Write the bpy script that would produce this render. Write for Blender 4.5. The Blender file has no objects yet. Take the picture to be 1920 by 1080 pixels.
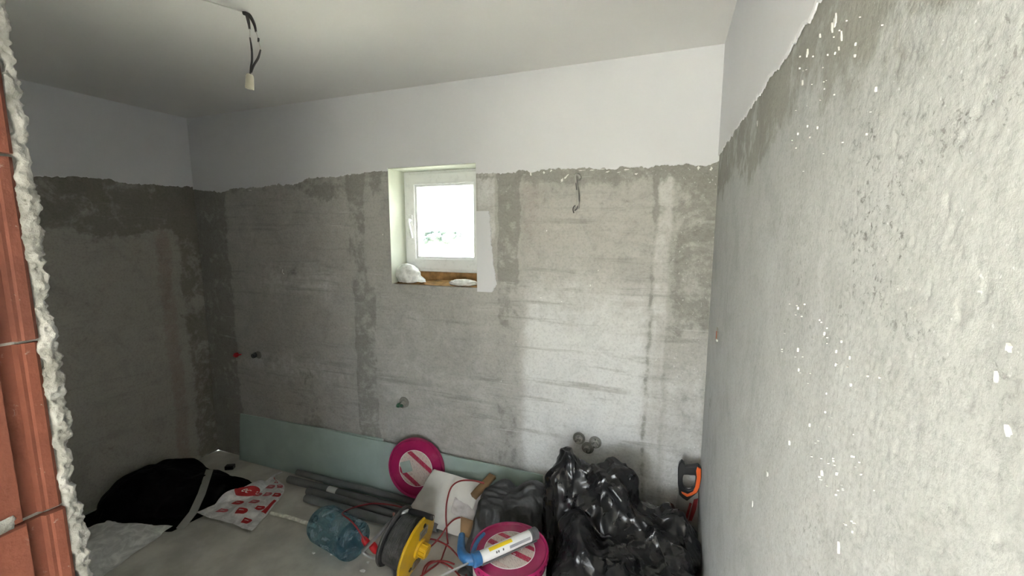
import bpy, bmesh, math
import numpy as np
from mathutils import Vector, Matrix

sc = bpy.context.scene
COL = sc.collection
rng = np.random.default_rng(7)

# ------------------------------------------------------------------ camera
CH, F_PX, YAW, PITCH = 1.7655, 796.5, 0.3572, 0.1303
D, XR, XL, H = 2.23, 0.189, -3.40, 2.60          # back wall, right wall, left wall, ceiling
cam = bpy.data.cameras.new('camera'); cam.sensor_width = 36; cam.lens = F_PX / 1920 * 36
cam.clip_start = 0.02; cam.clip_end = 500
cam_o = bpy.data.objects.new('camera', cam); COL.objects.link(cam_o)
cam_o.location = (0, 0, CH); cam_o.rotation_euler = (math.pi / 2 - PITCH, 0, YAW)
sc.camera = cam_o
# ------------------------------------------------------------------ light
sc.view_settings.view_transform = 'Standard'; sc.view_settings.look = 'None'
sc.view_settings.gamma = 1.0; sc.view_settings.use_curve_mapping = False
sc.view_settings.exposure = 1.6
sc.cycles.diffuse_bounces = 6; sc.cycles.max_bounces = 12; sc.cycles.transparent_max_bounces = 12
world = bpy.data.worlds.new('sky'); sc.world = world; world.use_nodes = True
wb = world.node_tree.nodes['Background']
wb.inputs[0].default_value = (0.88, 0.95, 1.0, 1); wb.inputs[1].default_value = 7.8
sun = bpy.data.lights.new('sun', 'SUN'); sun.energy = 40; sun.angle = 0.02; sun.color = (1, .985, .96)
sun_o = bpy.data.objects.new('sun', sun); COL.objects.link(sun_o)
sun_o.rotation_euler = (math.radians(31), 0, math.radians(-10))
HALL_Y0 = -1.9                                    # far wall of the hall behind the camera, with a window opening
DOOR_X0, DOOR_X1, DOOR_Z0, DOOR_Z1 = -1.45, -0.45, 0.55, 1.65
al = bpy.data.lights.new('hall_window_daylight', 'AREA'); al.shape = 'RECTANGLE'
al.size = DOOR_X1 - DOOR_X0; al.size_y = DOOR_Z1 - DOOR_Z0; al.energy = 37; al.color = (.93, .98, 1.0)
al_o = bpy.data.objects.new('hall_window_daylight', al); COL.objects.link(al_o)
al_o.location = ((DOOR_X0 + DOOR_X1) / 2, HALL_Y0 + .02, (DOOR_Z0 + DOOR_Z1) / 2); al_o.rotation_euler = (math.pi / 2, 0, math.pi)

ADDED_WIN_X0, ADDED_WIN_X1 = 0.40, 1.20                     # unseen second opening, added to brighten ceiling and left side, same heights
po = bpy.data.lights.new('added_window_portal', 'AREA'); po.shape = 'RECTANGLE'; po.size = ADDED_WIN_X1 - ADDED_WIN_X0; po.size_y = DOOR_Z1 - DOOR_Z0; po.energy = 1; po.cycles.is_portal = True
po_o = bpy.data.objects.new('added_window_portal', po); COL.objects.link(po_o)
po_o.location = ((ADDED_WIN_X0 + ADDED_WIN_X1) / 2, HALL_Y0 + .02, (DOOR_Z0 + DOOR_Z1) / 2); po_o.rotation_euler = (math.pi / 2, 0, math.pi)
po = bpy.data.lights.new('window_portal', 'AREA'); po.shape = 'RECTANGLE'; po.size = .62; po.size_y = .72; po.energy = 1; po.cycles.is_portal = True
po_o = bpy.data.objects.new('window_portal', po); COL.objects.link(po_o)
po_o.location = (-1.345, D + .32, 1.80); po_o.rotation_euler = (math.pi / 2, 0, 0)
po = bpy.data.lights.new('hall_window_portal_b', 'AREA'); po.shape = 'RECTANGLE'; po.size = DOOR_X1 - DOOR_X0; po.size_y = DOOR_Z1 - DOOR_Z0; po.energy = 1; po.cycles.is_portal = True
po_o = bpy.data.objects.new('hall_window_portal_b', po); COL.objects.link(po_o)
po_o.location = ((DOOR_X0 + DOOR_X1) / 2, HALL_Y0 + .01, (DOOR_Z0 + DOOR_Z1) / 2); po_o.rotation_euler = (math.pi / 2, 0, math.pi)

# ------------------------------------------------------------------ small helpers
_c, _s = math.cos(YAW), math.sin(YAW)
FW = np.array([-_s * math.cos(PITCH), _c * math.cos(PITCH), -math.sin(PITCH)])
RT = np.array([_c, _s, 0.0]); UP = np.cross(RT, FW); EYE = np.array([0, 0, CH])
def _ray(px, py): return FW + RT * ((px - 960) / F_PX) - UP * ((py - 540) / F_PX)
def on_z(px, py, z=0.0): d = _ray(px, py); return EYE + d * ((z - CH) / d[2])
def on_y(px, py, y=D): d = _ray(px, py); return EYE + d * (y / d[1])
def on_x(px, py, x=XR): d = _ray(px, py); return EYE + d * (x / d[0])

def _hash(ix, iy, iz, seed):
    n = (ix * 374761393 + iy * 668265263 + iz * 2147483647 + seed * 1274126177) & 0xffffffff
    n = ((n ^ (n >> 13)) * 1274126177) & 0xffffffff
    return ((n ^ (n >> 16)) & 0xffff) / 65535.0
def vnoise(x, y, z=0.0, seed=0):
    x, y, z = np.broadcast_arrays(np.asarray(x, float), np.asarray(y, float), np.asarray(z, float))
    ix, iy, iz = np.floor(x).astype(np.int64), np.floor(y).astype(np.int64), np.floor(z).astype(np.int64)
    fx, fy, fz = x - ix, y - iy, z - iz
    fx, fy, fz = [t * t * (3 - 2 * t) for t in (fx, fy, fz)]
    r = 0
    for a in (0, 1):
        for b in (0, 1):
            for c in (0, 1):
                w = (fx if a else 1 - fx) * (fy if b else 1 - fy) * (fz if c else 1 - fz)
                r = r + w * _hash(ix + a, iy + b, iz + c, seed)
    return r * 2 - 1
def fbm(x, y, z=0.0, seed=0, oct=4, gain=.5):
    r, a, s = 0, 1.0, 0
    for o in range(oct):
        r = r + a * vnoise(np.asarray(x) * 2 ** o, np.asarray(y) * 2 ** o, np.asarray(z) * 2 ** o, seed + o * 17); s += a; a *= gain
    return r / s
def sstep(a, b, x): t = np.clip((x - a) / (b - a), 0, 1); return t * t * (3 - 2 * t)

def link(name, me, mat=None, parent=None, smooth=False):
    o = bpy.data.objects.new(name, me); COL.objects.link(o)
    if mat is not None:
        for m in (mat if isinstance(mat, (list, tuple)) else [mat]): me.materials.append(m)
    if parent is not None: o.parent = parent
    if smooth: me.polygons.foreach_set('use_smooth', [True] * len(me.polygons))
    return o
def tag(o, label, cat, group=None, kind=None):
    o['label'] = label; o['category'] = cat
    if group: o['group'] = group
    if kind: o['kind'] = kind
    return o
def thing(name, label, cat, loc=(0, 0, 0), group=None, kind=None):
    o = bpy.data.objects.new(name, None); COL.objects.link(o); o.location = loc; o.empty_display_size = .05
    return tag(o, label, cat, group, kind)

class MB:
    """collects shapes (world or local coordinates), built as ONE mesh"""
    def __init__(s, off=(0, 0, 0)): s.v = []; s.f = []; s.off = np.array(off, float)
    def add(s, v, f):
        k = len(s.v); s.v += [tuple(np.asarray(p, float) - s.off) for p in v]; s.f += [tuple(i + k for i in q) for q in f]; return s
    def box(s, a, b, m=None):
        (x0, y0, z0), (x1, y1, z1) = a, b
        v = [(x0, y0, z0), (x1, y0, z0), (x1, y1, z0), (x0, y1, z0), (x0, y0, z1), (x1, y0, z1), (x1, y1, z1), (x0, y1, z1)]
        if m is not None: v = [m @ Vector(p) for p in v]
        return s.add(v, [(0, 3, 2, 1), (4, 5, 6, 7), (0, 1, 5, 4), (1, 2, 6, 5), (2, 3, 7, 6), (3, 0, 4, 7)])
    def tube(s, pts, r, n=10, caps=True, spline=True, k=6):
        P = np.array(pts, float)
        if spline and len(P) > 2:
            Q = np.vstack([2 * P[0] - P[1], P, 2 * P[-1] - P[-2]]); out = []
            for i in range(1, len(Q) - 2):
                for t in np.linspace(0, 1, k, endpoint=False):
                    p0, p1, p2, p3 = Q[i - 1:i + 3]
                    out.append(.5 * ((2 * p1) + (-p0 + p2) * t + (2 * p0 - 5 * p1 + 4 * p2 - p3) * t * t + (-p0 + 3 * p1 - 3 * p2 + p3) * t ** 3))
            out.append(P[-1]); P = np.array(out)
        R = np.full(len(P), r, float) if np.isscalar(r) else np.interp(np.linspace(0, 1, len(P)), np.linspace(0, 1, len(r)), r)
        T = np.gradient(P, axis=0); T /= np.linalg.norm(T, axis=1)[:, None] + 1e-12
        u = np.cross(T[0], (0, 0, 1)); u = u if np.linalg.norm(u) > 1e-3 else np.cross(T[0], (1, 0, 0)); u /= np.linalg.norm(u)
        v, f = [], []
        for i in range(len(P)):
            u = u - T[i] * (u @ T[i]); u /= np.linalg.norm(u) + 1e-12; w = np.cross(T[i], u)
            for a in range(n):
                t = 2 * math.pi * a / n; v.append(P[i] + R[i] * (math.cos(t) * u + math.sin(t) * w))
        for i in range(len(P) - 1):
            for a in range(n): b = (a + 1) % n; f.append((i * n + a, i * n + b, (i + 1) * n + b, (i + 1) * n + a))
        if caps: f.append(tuple(range(n - 1, -1, -1))); f.append(tuple((len(P) - 1) * n + a for a in range(n)))
        return s.add(v, f)
    def lathe(s, prof, m=None, n=32, close=False, dent=None):
        """prof: (r, h) list, turned round local z"""
        v, f = [], []
        for r, h in prof:
            for a in range(n):
                t = 2 * math.pi * a / n; rr = r if dent is None else r * dent(t, h)
                p = Vector((rr * math.cos(t), rr * math.sin(t), h)); v.append(m @ p if m is not None else p)
        L = len(prof)
        for i in range(L - 1 + (1 if close else 0)):
            j = (i + 1) % L
            for a in range(n): b = (a + 1) % n; f.append((i * n + a, i * n + b, j * n + b, j * n + a))
        if not close:
            if prof[0][0] > 1e-5: f.append(tuple(range(n - 1, -1, -1)))
            if prof[-1][0] > 1e-5: f.append(tuple((L - 1) * n + a for a in range(n)))
        return s.add(v, f)
    def prism(s, pts, nrm, th):
        """polygon (3d points, planar) extruded along nrm by th"""
        n = len(pts); A = [np.asarray(p, float) for p in pts]; B = [p + np.asarray(nrm, float) * th for p in A]
        f = [tuple(range(n - 1, -1, -1)), tuple(range(n, 2 * n))] + [(i, (i + 1) % n, n + (i + 1) % n, n + i) for i in range(n)]
        return s.add(A + B, f)
    def ring(s, outer, inner, nrm, th):
        n = len(outer); N = np.asarray(nrm, float) * th
        O = [np.asarray(p, float) for p in outer]; I = [np.asarray(p, float) for p in inner]
        v = O + I + [p + N for p in O] + [p + N for p in I]; f = []
        for i in range(n):
            j = (i + 1) % n
            f += [(i, n + i, n + j, j), (2 * n + i, 2 * n + j, 3 * n + j, 3 * n + i), (i, j, 2 * n + j, 2 * n + i), (n + i, 3 * n + i, 3 * n + j, n + j)]
        return s.add(v, f)
    def mesh(s, name):
        me = bpy.data.meshes.new(name); me.from_pydata(s.v, [], s.f); me.validate()
        bm = bmesh.new(); bm.from_mesh(me); bmesh.ops.recalc_face_normals(bm, faces=bm.faces); bm.to_mesh(me); bm.free(); return me
    def build(s, name, mat, parent=None, smooth=False, bevel=0, angle=None):
        o = link(name, s.mesh(name), mat, parent, smooth)
        if smooth and angle is not None:
            try: o.data.set_sharp_from_angle(angle=math.radians(angle))
            except Exception: pass
        if bevel:
            b = o.modifiers.new('bevel', 'BEVEL'); b.width = bevel; b.segments = 2; b.limit_method = 'ANGLE'
        return o
def frame_mat(origin, zdir, xhint=(0, 0, 1)):
    z = Vector(zdir).normalized(); x = Vector(xhint); x = (x - z * x.dot(z))
    if x.length < 1e-4: x = Vector((1, 0, 0)) - z * z.x
    x.normalize(); y = z.cross(x)
    return Matrix(((x.x, y.x, z.x, origin[0]), (x.y, y.y, z.y, origin[1]), (x.z, y.z, z.z, origin[2]), (0, 0, 0, 1)))

# ------------------------------------------------------------------ materials
class NT:
    def __init__(s, name):
        s.m = bpy.data.materials.new(name); s.m.use_nodes = True; s.t = s.m.node_tree
        s.b = s.t.nodes['Principled BSDF']; s.out = s.t.nodes['Material Output']; s._obj = None
    def node(s, typ, **kw):
        n = s.t.nodes.new(typ)
        for k, v in kw.items(): setattr(n, k, v)
        return n
    def put(s, sock, v):
        if hasattr(v, 'is_linked') or isinstance(v, bpy.types.NodeSocket): s.t.links.new(v, sock)
        else:
            if isinstance(v, (tuple, list)) and len(v) == 3 and sock.type == 'RGBA': v = (*v, 1)
            sock.default_value = v
    def obj(s):
        if s._obj is None: s._obj = s.node('ShaderNodeTexCoord').outputs['Object']
        return s._obj
    def mapping(s, scale=(1, 1, 1), rot=(0, 0, 0), vec=None):
        n = s.node('ShaderNodeMapping'); s.put(n.inputs[0], vec or s.obj()); n.inputs['Scale'].default_value = scale; n.inputs['Rotation'].default_value = rot
        return n.outputs[0]
    def noise(s, scale, detail=4, rough=.55, vec=None, dist=0.0):
        n = s.node('ShaderNodeTexNoise'); s.put(n.inputs['Vector'], vec or s.obj())
        n.inputs['Scale'].default_value = scale; n.inputs['Detail'].default_value = detail; n.inputs['Roughness'].default_value = rough; n.inputs['Distortion'].default_value = dist
        return n.outputs['Fac']
    def voro(s, scale, feature='F1', vec=None, rand=1.0):
        n = s.node('ShaderNodeTexVoronoi', feature=feature); s.put(n.inputs['Vector'], vec or s.obj()); n.inputs['Scale'].default_value = scale; n.inputs['Randomness'].default_value = rand
        return n.outputs['Distance']
    def math(s, op, a, b=0.0, c=0.0):
        n = s.node('ShaderNodeMath', operation=op)
        for i, v in enumerate((a, b, c)):
            if i < len(n.inputs): s.put(n.inputs[i], v)
        return n.outputs[0]
    def ss(s, x, lo, hi, o0=0.0, o1=1.0):
        n = s.node('ShaderNodeMapRange', interpolation_type='SMOOTHSTEP'); s.put(n.inputs['Value'], x)
        for k, v in (('From Min', lo), ('From Max', hi), ('To Min', o0), ('To Max', o1)): s.put(n.inputs[k], v)
        return n.outputs[0]
    def mix(s, fac, a, b, mode='MIX'):
        n = s.node('ShaderNodeMix', data_type='RGBA', blend_type=mode)
        s.put(n.inputs[0], fac); s.put(n.inputs[6], a); s.put(n.inputs[7], b); return n.outputs[2]
    def attr(s, name):
        n = s.node('ShaderNodeAttribute', attribute_name=name); sp = s.node('ShaderNodeSeparateColor'); s.t.links.new(n.outputs['Color'], sp.inputs[0])
        return sp.outputs[0], sp.outputs[1], sp.outputs[2], n.outputs['Alpha']
    def xyz(s):
        n = s.node('ShaderNodeSeparateXYZ'); s.put(n.inputs[0], s.obj()); return n.outputs
    def bump(s, h, strength=.3, dist=.01):
        n = s.node('ShaderNodeBump'); s.put(n.inputs['Height'], h); n.inputs['Strength'].default_value = strength; n.inputs['Distance'].default_value = dist
        s.t.links.new(n.outputs[0], s.b.inputs['Normal'])
    def set(s, **kw):
        for k, v in kw.items(): s.put(s.b.inputs[k.replace('_', ' ')], v)
        return s.m

def simple(name, col, rough=.5, metal=0.0, var=.12, vscale=14, bump=0.0, bscale=60, coat=0.0, dust=0.0, spec=None):
    t = NT(name); n = t.noise(vscale, 5)
    c = t.mix(t.ss(n, .3, .7), tuple(x * (1 - var) for x in col), tuple(min(1, x * (1 + var)) for x in col))
    if dust: c = t.mix(t.ss(t.noise(9, 7, .65), .5, .75, 0, dust), c, (.42, .41, .39))
    t.set(Base_Color=c, Roughness=t.ss(t.noise(vscale * 2, 3), .2, .8, max(0, rough - .06), min(1, rough + .06)), Metallic=metal)
    if coat: t.set(Coat_Weight=coat, Coat_Roughness=.12)
    if spec is not None: t.set(Specular_IOR_Level=spec)
    if bump: t.bump(t.noise(bscale, 6, .6), bump, .005)
    return t.m

def plaster(name, base, dark, light, warm, streak_axis, streak=.5, pit=.5, bump=.5, fscale=1.0):
    t = NT(name); R, G, B, A = t.attr('lay')
    e1 = t.math('SUBTRACT', t.noise(7, 9, .68, dist=.6), .5); e2 = t.math('SUBTRACT', t.noise(26, 6, .6), .5)
    e = t.math('ADD', e1, t.math('MULTIPLY', e2, .45))
    dm = t.ss(t.math('MULTIPLY_ADD', e, 1.5, R), .36, .66)
    lm = t.ss(t.math('MULTIPLY_ADD', e, -.9, G), .12, .95)
    wm = t.ss(t.math('MULTIPLY_ADD', e2, 1.2, A), .3, .9)
    c = t.mix(lm, base, light); c = t.mix(t.math('MULTIPLY', wm, .6), c, warm); c = t.mix(dm, c, dark)
    # trowel streaks
    sv = t.mapping(scale=streak_axis)
    st = t.ss(t.noise(1.0, 6, .62, vec=sv, dist=.4), .52, .72)
    brk = t.ss(t.noise(3.2, 5), .36, .6)
    c = t.mix(t.math('MULTIPLY', t.math('MULTIPLY', st, brk), streak), c, dark)
    st2 = t.ss(t.noise(1.7, 5, .6, vec=sv, dist=.3), .6, .78)
    c = t.mix(t.math('MULTIPLY', st2, streak * .6), c, light)
    mot = t.ss(t.noise(5.5, 10, .72, dist=.8), .3, .7, .86, 1.10)
    c = t.mix(1.0, c, t.mix(mot, (0, 0, 0), (1, 1, 1)), 'MULTIPLY')
    fine = t.ss(t.noise(75 * fscale, 8, .7), .25, .75, .80, 1.16)
    c = t.mix(1.0, c, t.mix(fine, (0, 0, 0), (1, 1, 1)), 'MULTIPLY')
    # sand pits with their shade painted dark, and pale grains
    pn = t.noise(52 * fscale, 7, .72, dist=.5); pv = t.noise(8, 4, .6)
    pits = t.math('MULTIPLY', t.math('MULTIPLY', t.ss(pn, .455, .36), t.ss(pv, .38, .56)), t.math('MULTIPLY', B, pit))
    c = t.mix(pits, c, (.16, .157, .145))
    gr = t.math('MULTIPLY', t.ss(t.noise(85 * fscale, 3, .5), .66, .74), t.math('MULTIPLY', B, .55))
    c = t.mix(gr, c, tuple(min(1, x * 1.5) for x in light))
    h = t.math('ADD', t.math('MULTIPLY', t.noise(38 * fscale, 9, .68), 1.0), t.math('MULTIPLY', st, .25))
    h = t.math('SUBTRACT', h, t.math('MULTIPLY', pits, .9)); h = t.math('ADD', h, t.math('MULTIPLY', t.math('MULTIPLY', B, t.noise(60 * fscale, 5, .65)), .7))
    t.set(Base_Color=c, Roughness=.93, Specular_IOR_Level=.2); t.bump(h, bump, .012)
    return t.m

def film(name, col, rough, bump=.25, dust=0.0, coat=0.0, scale=(1, 1, 1)):
    t = NT(name); v = t.mapping(scale=scale)
    w = t.noise(16, 7, .62, vec=v, dist=1.2); w2 = t.noise(60, 4, .5, vec=v)
    c = t.mix(t.ss(w, .35, .7), tuple(x * .8 for x in col), tuple(min(1, x * 1.2) for x in col))
    if dust: c = t.mix(t.ss(t.noise(6, 8, .7), .48, .74, 0, dust), c, (.30, .295, .285))
    t.set(Base_Color=c, Roughness=t.ss(t.noise(12, 5), .3, .7, max(.05, rough - .08), rough + .12))
    if coat: t.set(Coat_Weight=coat, Coat_Roughness=.1)
    t.bump(t.math('ADD', w, t.math('MULTIPLY', w2, .15)), bump, .02)
    return t.m

M = {}
M['paint'] = simple('white_wall_paint', (.715, .72, .745), .85, var=.02, vscale=3, bump=.08, bscale=120)
M['ceiling'] = simple('ceiling_paint', (.78, .775, .76), .8, var=.02, vscale=2, bump=.05, bscale=90)
M['wall_back'] = plaster('back_wall_plaster', (.455, .445, .42), (.315, .31, .285), (.71, .71, .70), (.41, .365, .34), (1.6, 1.6, 30), .75, .4, .4)
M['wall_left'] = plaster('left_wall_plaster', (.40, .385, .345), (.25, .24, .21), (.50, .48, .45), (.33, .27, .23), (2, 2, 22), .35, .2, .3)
M['wall_right'] = plaster('right_wall_plaster', (.465, .477, .468), (.325, .325, .295), (.54, .553, .555), (.46, .455, .44), (9, 3, 2.4), .3, .85, .24, 2.0)
M['floor'] = simple('cement_screed', (.54, .525, .48), .9, var=.18, vscale=5, bump=.2, bscale=50)
M['hallpaint'] = simple('hall_wall_paint', (.72, .71, .69), .85, var=.03)
M['pvc'] = simple('white_window_pvc', (.82, .83, .84), .3, var=.02)
M['gasket'] = simple('grey_window_gasket', (.25, .26, .27), .6)
M['reveal'] = simple('reveal_skim', (.66, .69, .60), .85, var=.06, vscale=6, bump=.1)
M['foam'] = simple('mounting_foam', (.36, .21, .085), .9, var=.35, vscale=22, bump=.8, bscale=40)
M['whitefilm'] = film('thin_white_plastic', (.86, .87, .84), .45, .3)
M['tile_green'] = simple('green_gypsum_board', (.36, .45, .42), .9, var=.06, vscale=8, bump=.06)
M['gypsum_core'] = simple('gypsum_core', (.62, .61, .58), .95)
M['pipe'] = simple('grey_drain_pipe', (.15, .153, .153), .45, var=.12, dust=.12)
M['pipe_in'] = simple('dark_pipe_bore', (.06, .06, .06), .7)
M['label_white'] = simple('white_paper_label', (.72, .71, .68), .7, var=.08)
M['magenta'] = simple('magenta_plastic', (.36, .012, .10), .38, var=.10, vscale=9, dust=.12)
M['magenta_shaded'] = simple('magenta_slot_shade', (.14, .004, .03), .6)  # darker magenta with the slot shade put into the colour
M['black_film'] = film('black_refuse_film', (.009, .009, .010), .26, .08, dust=.03, coat=.15)
M['grey_film'] = film('dusty_black_film', (.030, .031, .033), .4, .2, dust=.16)
M['black_cloth'] = film('matt_black_sacking', (.004, .004, .004), .8, .15)
M['black_cloth'].node_tree.nodes['Principled BSDF'].inputs['Specular IOR Level'].default_value = .08
M['grey_film2'] = film('greyish_white_film', (.72, .72, .71), .6, .12)
M['paper'] = simple('white_kraft_paper', (.70, .685, .65), .85, var=.05, vscale=6, bump=.12, bscale=24)
M['paper_torn'] = simple('crumpled_pale_paper', (.60, .56, .56), .9, var=.12, vscale=18, bump=.6, bscale=30)
M['card'] = simple('brown_cardboard', (.30, .19, .10), .9, var=.15)
M['red_cord'] = simple('red_rubber_cord', (.26, .018, .022), .5, var=.12, dust=.06)
M['red_plug'] = simple('red_plug_plastic', (.55, .012, .02), .4)
M['pink_cord'] = simple('salmon_cord', (.42, .19, .15), .6)
M['steel'] = simple('worn_steel_tube', (.55, .56, .57), .33, metal=.9, var=.1)
M['black_plastic'] = simple('black_plastic', (.012, .012, .013), .4)
M['drum'] = simple('dusty_black_drum', (.05, .05, .048), .8, var=.5, vscale=25, dust=.25, bump=.6, bscale=40)
M['yellow'] = simple('yellow_plastic', (.66, .40, .012), .4, var=.08, dust=.12)
M['clear_flap'] = simple('grey_socket_flap', (.26, .24, .19), .25, var=.2)
M['blue'] = simple('blue_lacquered_steel', (.025, .12, .29), .4, var=.2, dust=.35, vscale=30)
M['cart_white'] = simple('white_cartridge', (.80, .80, .79), .35, var=.02)
M['cart_yellow'] = simple('yellow_print', (.80, .58, .01), .4, var=.03)
M['print_grey'] = simple('grey_print', (.34, .34, .36), .5)
M['dark_grey'] = simple('dark_grey_plastic', (.10, .10, .105), .5)
M['orange'] = simple('orange_rubber', (.75, .12, .02), .4, var=.06)
M['blade'] = simple('saw_blade_steel', (.42, .42, .41), .4, metal=.6, var=.1)
M['print_red'] = simple('red_print', (.48, .015, .02), .5, var=.12)
M['saw_red_shaded'] = simple('shaded_red_blade_print', (.20, .012, .014), .5)  # red blade print with the corner's shade put into its colour
M['print_red_faded'] = simple('faded_red_print', (.52, .12, .15), .6, var=.25, vscale=60)
M['bag_white'] = film('white_printed_carrier_film', (.74, .73, .74), .5, .2)
M['white_print'] = simple('white_print', (.8, .78, .78), .6, var=.03)
M['wire_dark'] = simple('dark_wire_tape', (.035, .032, .034), .5)
M['wire_white'] = simple('white_wire', (.55, .54, .50), .5)
M['connector'] = simple('ivory_connector', (.56, .53, .42), .5, var=.08)
M['chrome'] = simple('dusty_chrome', (.55, .54, .50), .3, metal=.85, var=.25, vscale=60)
M['outlet_green'] = simple('green_pipe_plastic', (.05, .16, .09), .5)
M['mortar_dark'] = simple('dark_wet_mortar', (.24, .235, .21), .95, var=.25, bump=.5)
M['brick_red'] = simple('red_brick_bed', (.36, .10, .05), .9, var=.2)
M['stick'] = simple('dirty_white_stick', (.80, .78, .70), .6, var=.3, vscale=30)
M['chip'] = simple('white_plaster_chip', (.82, .82, .79), .9, var=.03)
M['strip'] = simple('grey_plastic_profile', (.36, .355, .33), .6, var=.06)
M['ground'] = simple('dry_field', (.55, .52, .42), .95, var=.15, vscale=.2)
M['leaf'] = simple('pale_green_leaves', (.010, .021, .016), .8, var=.35, vscale=3)
M['bark'] = simple('grey_bark', (.2, .16, .12), .9)

def glassy(name, tint, gloss=.12, rough=.02):
    t = NT(name); t.t.nodes.remove(t.b)
    tr = t.node('ShaderNodeBsdfTransparent'); t.put(tr.inputs[0], tint)
    gl = t.node('ShaderNodeBsdfGlossy'); gl.inputs['Roughness'].default_value = rough
    lw = t.node('ShaderNodeLayerWeight'); lw.inputs[0].default_value = .35
    mx = t.node('ShaderNodeMixShader'); t.put(mx.inputs[0], t.math('MULTIPLY_ADD', lw.outputs['Fresnel'], .8, gloss))
    t.t.links.new(tr.outputs[0], mx.inputs[1]); t.t.links.new(gl.outputs[0], mx.inputs[2]); t.t.links.new(mx.outputs[0], t.out.inputs[0])
    return t, mx
M['glass'] = glassy('window_glass', (.97, .985, .98), .0)[0].m
def bottle_mat():
    t = NT('blue_clear_bottle'); b = t.b
    w = t.noise(14, 6, .6, dist=1.0)
    t.set(Base_Color=t.mix(t.ss(w, .3, .7), (.16, .30, .36), (.50, .64, .70)), Roughness=.12, Transmission_Weight=.0)
    t.bump(w, 1.0, .05)
    tr = t.node('ShaderNodeBsdfTransparent'); t.put(tr.inputs[0], (.55, .72, .78, 1))
    mx = t.node('ShaderNodeMixShader'); t.put(mx.inputs[0], t.ss(w, .38, .68, .04, .45))
    t.t.links.new(tr.outputs[0], mx.inputs[1]); t.t.links.new(b.outputs[0], mx.inputs[2]); t.t.links.new(mx.outputs[0], t.out.inputs[0])
    return t.m
M['bottle'] = bottle_mat()

def brick_mat():
    t = NT('red_clay_block'); n = t.noise(12, 7, .62); rnd = t.node('ShaderNodeObjectInfo').outputs['Random']; v = t.mapping(scale=(30, 30, 3)); n2 = t.noise(1, 5, .6, vec=v)
    c = t.mix(t.ss(n, .3, .7), (.09, .026, .015), (.14, .045, .028)); c = t.mix(t.ss(n2, .45, .75, 0, .5), c, (.115, .042, .03))
    c = t.mix(t.math('MULTIPLY', rnd, .75), c, (.20, .05, .021))
    sm = t.math('MULTIPLY', t.ss(t.noise(38, 6, .7, dist=.8), .62, .7), t.ss(t.noise(9, 3), .45, .6)); c = t.mix(sm, c, (.30, .26, .24))
    t.set(Base_Color=c, Roughness=.9); t.bump(t.math('ADD', t.noise(70, 6), t.math('MULTIPLY', n2, .5)), .35, .006); return t.m
M['brick'] = brick_mat()
def crust_mat():
    t = NT('crumbled_plaster_edge'); n = t.noise(30, 8, .65); n2 = t.noise(9, 5)
    c = t.mix(t.ss(n, .3, .7), (.17, .168, .15), (.36, .355, .335)); c = t.mix(t.ss(n2, .5, .62, 0, .8), c, (.44, .44, .435))
    c = t.mix(t.ss(t.noise(70, 4), .66, .72, 0, .7), c, (.12, .115, .10))
    t.set(Base_Color=c, Roughness=.95); t.bump(n, .8, .01); return t.m
M['crust'] = crust_mat()

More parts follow.
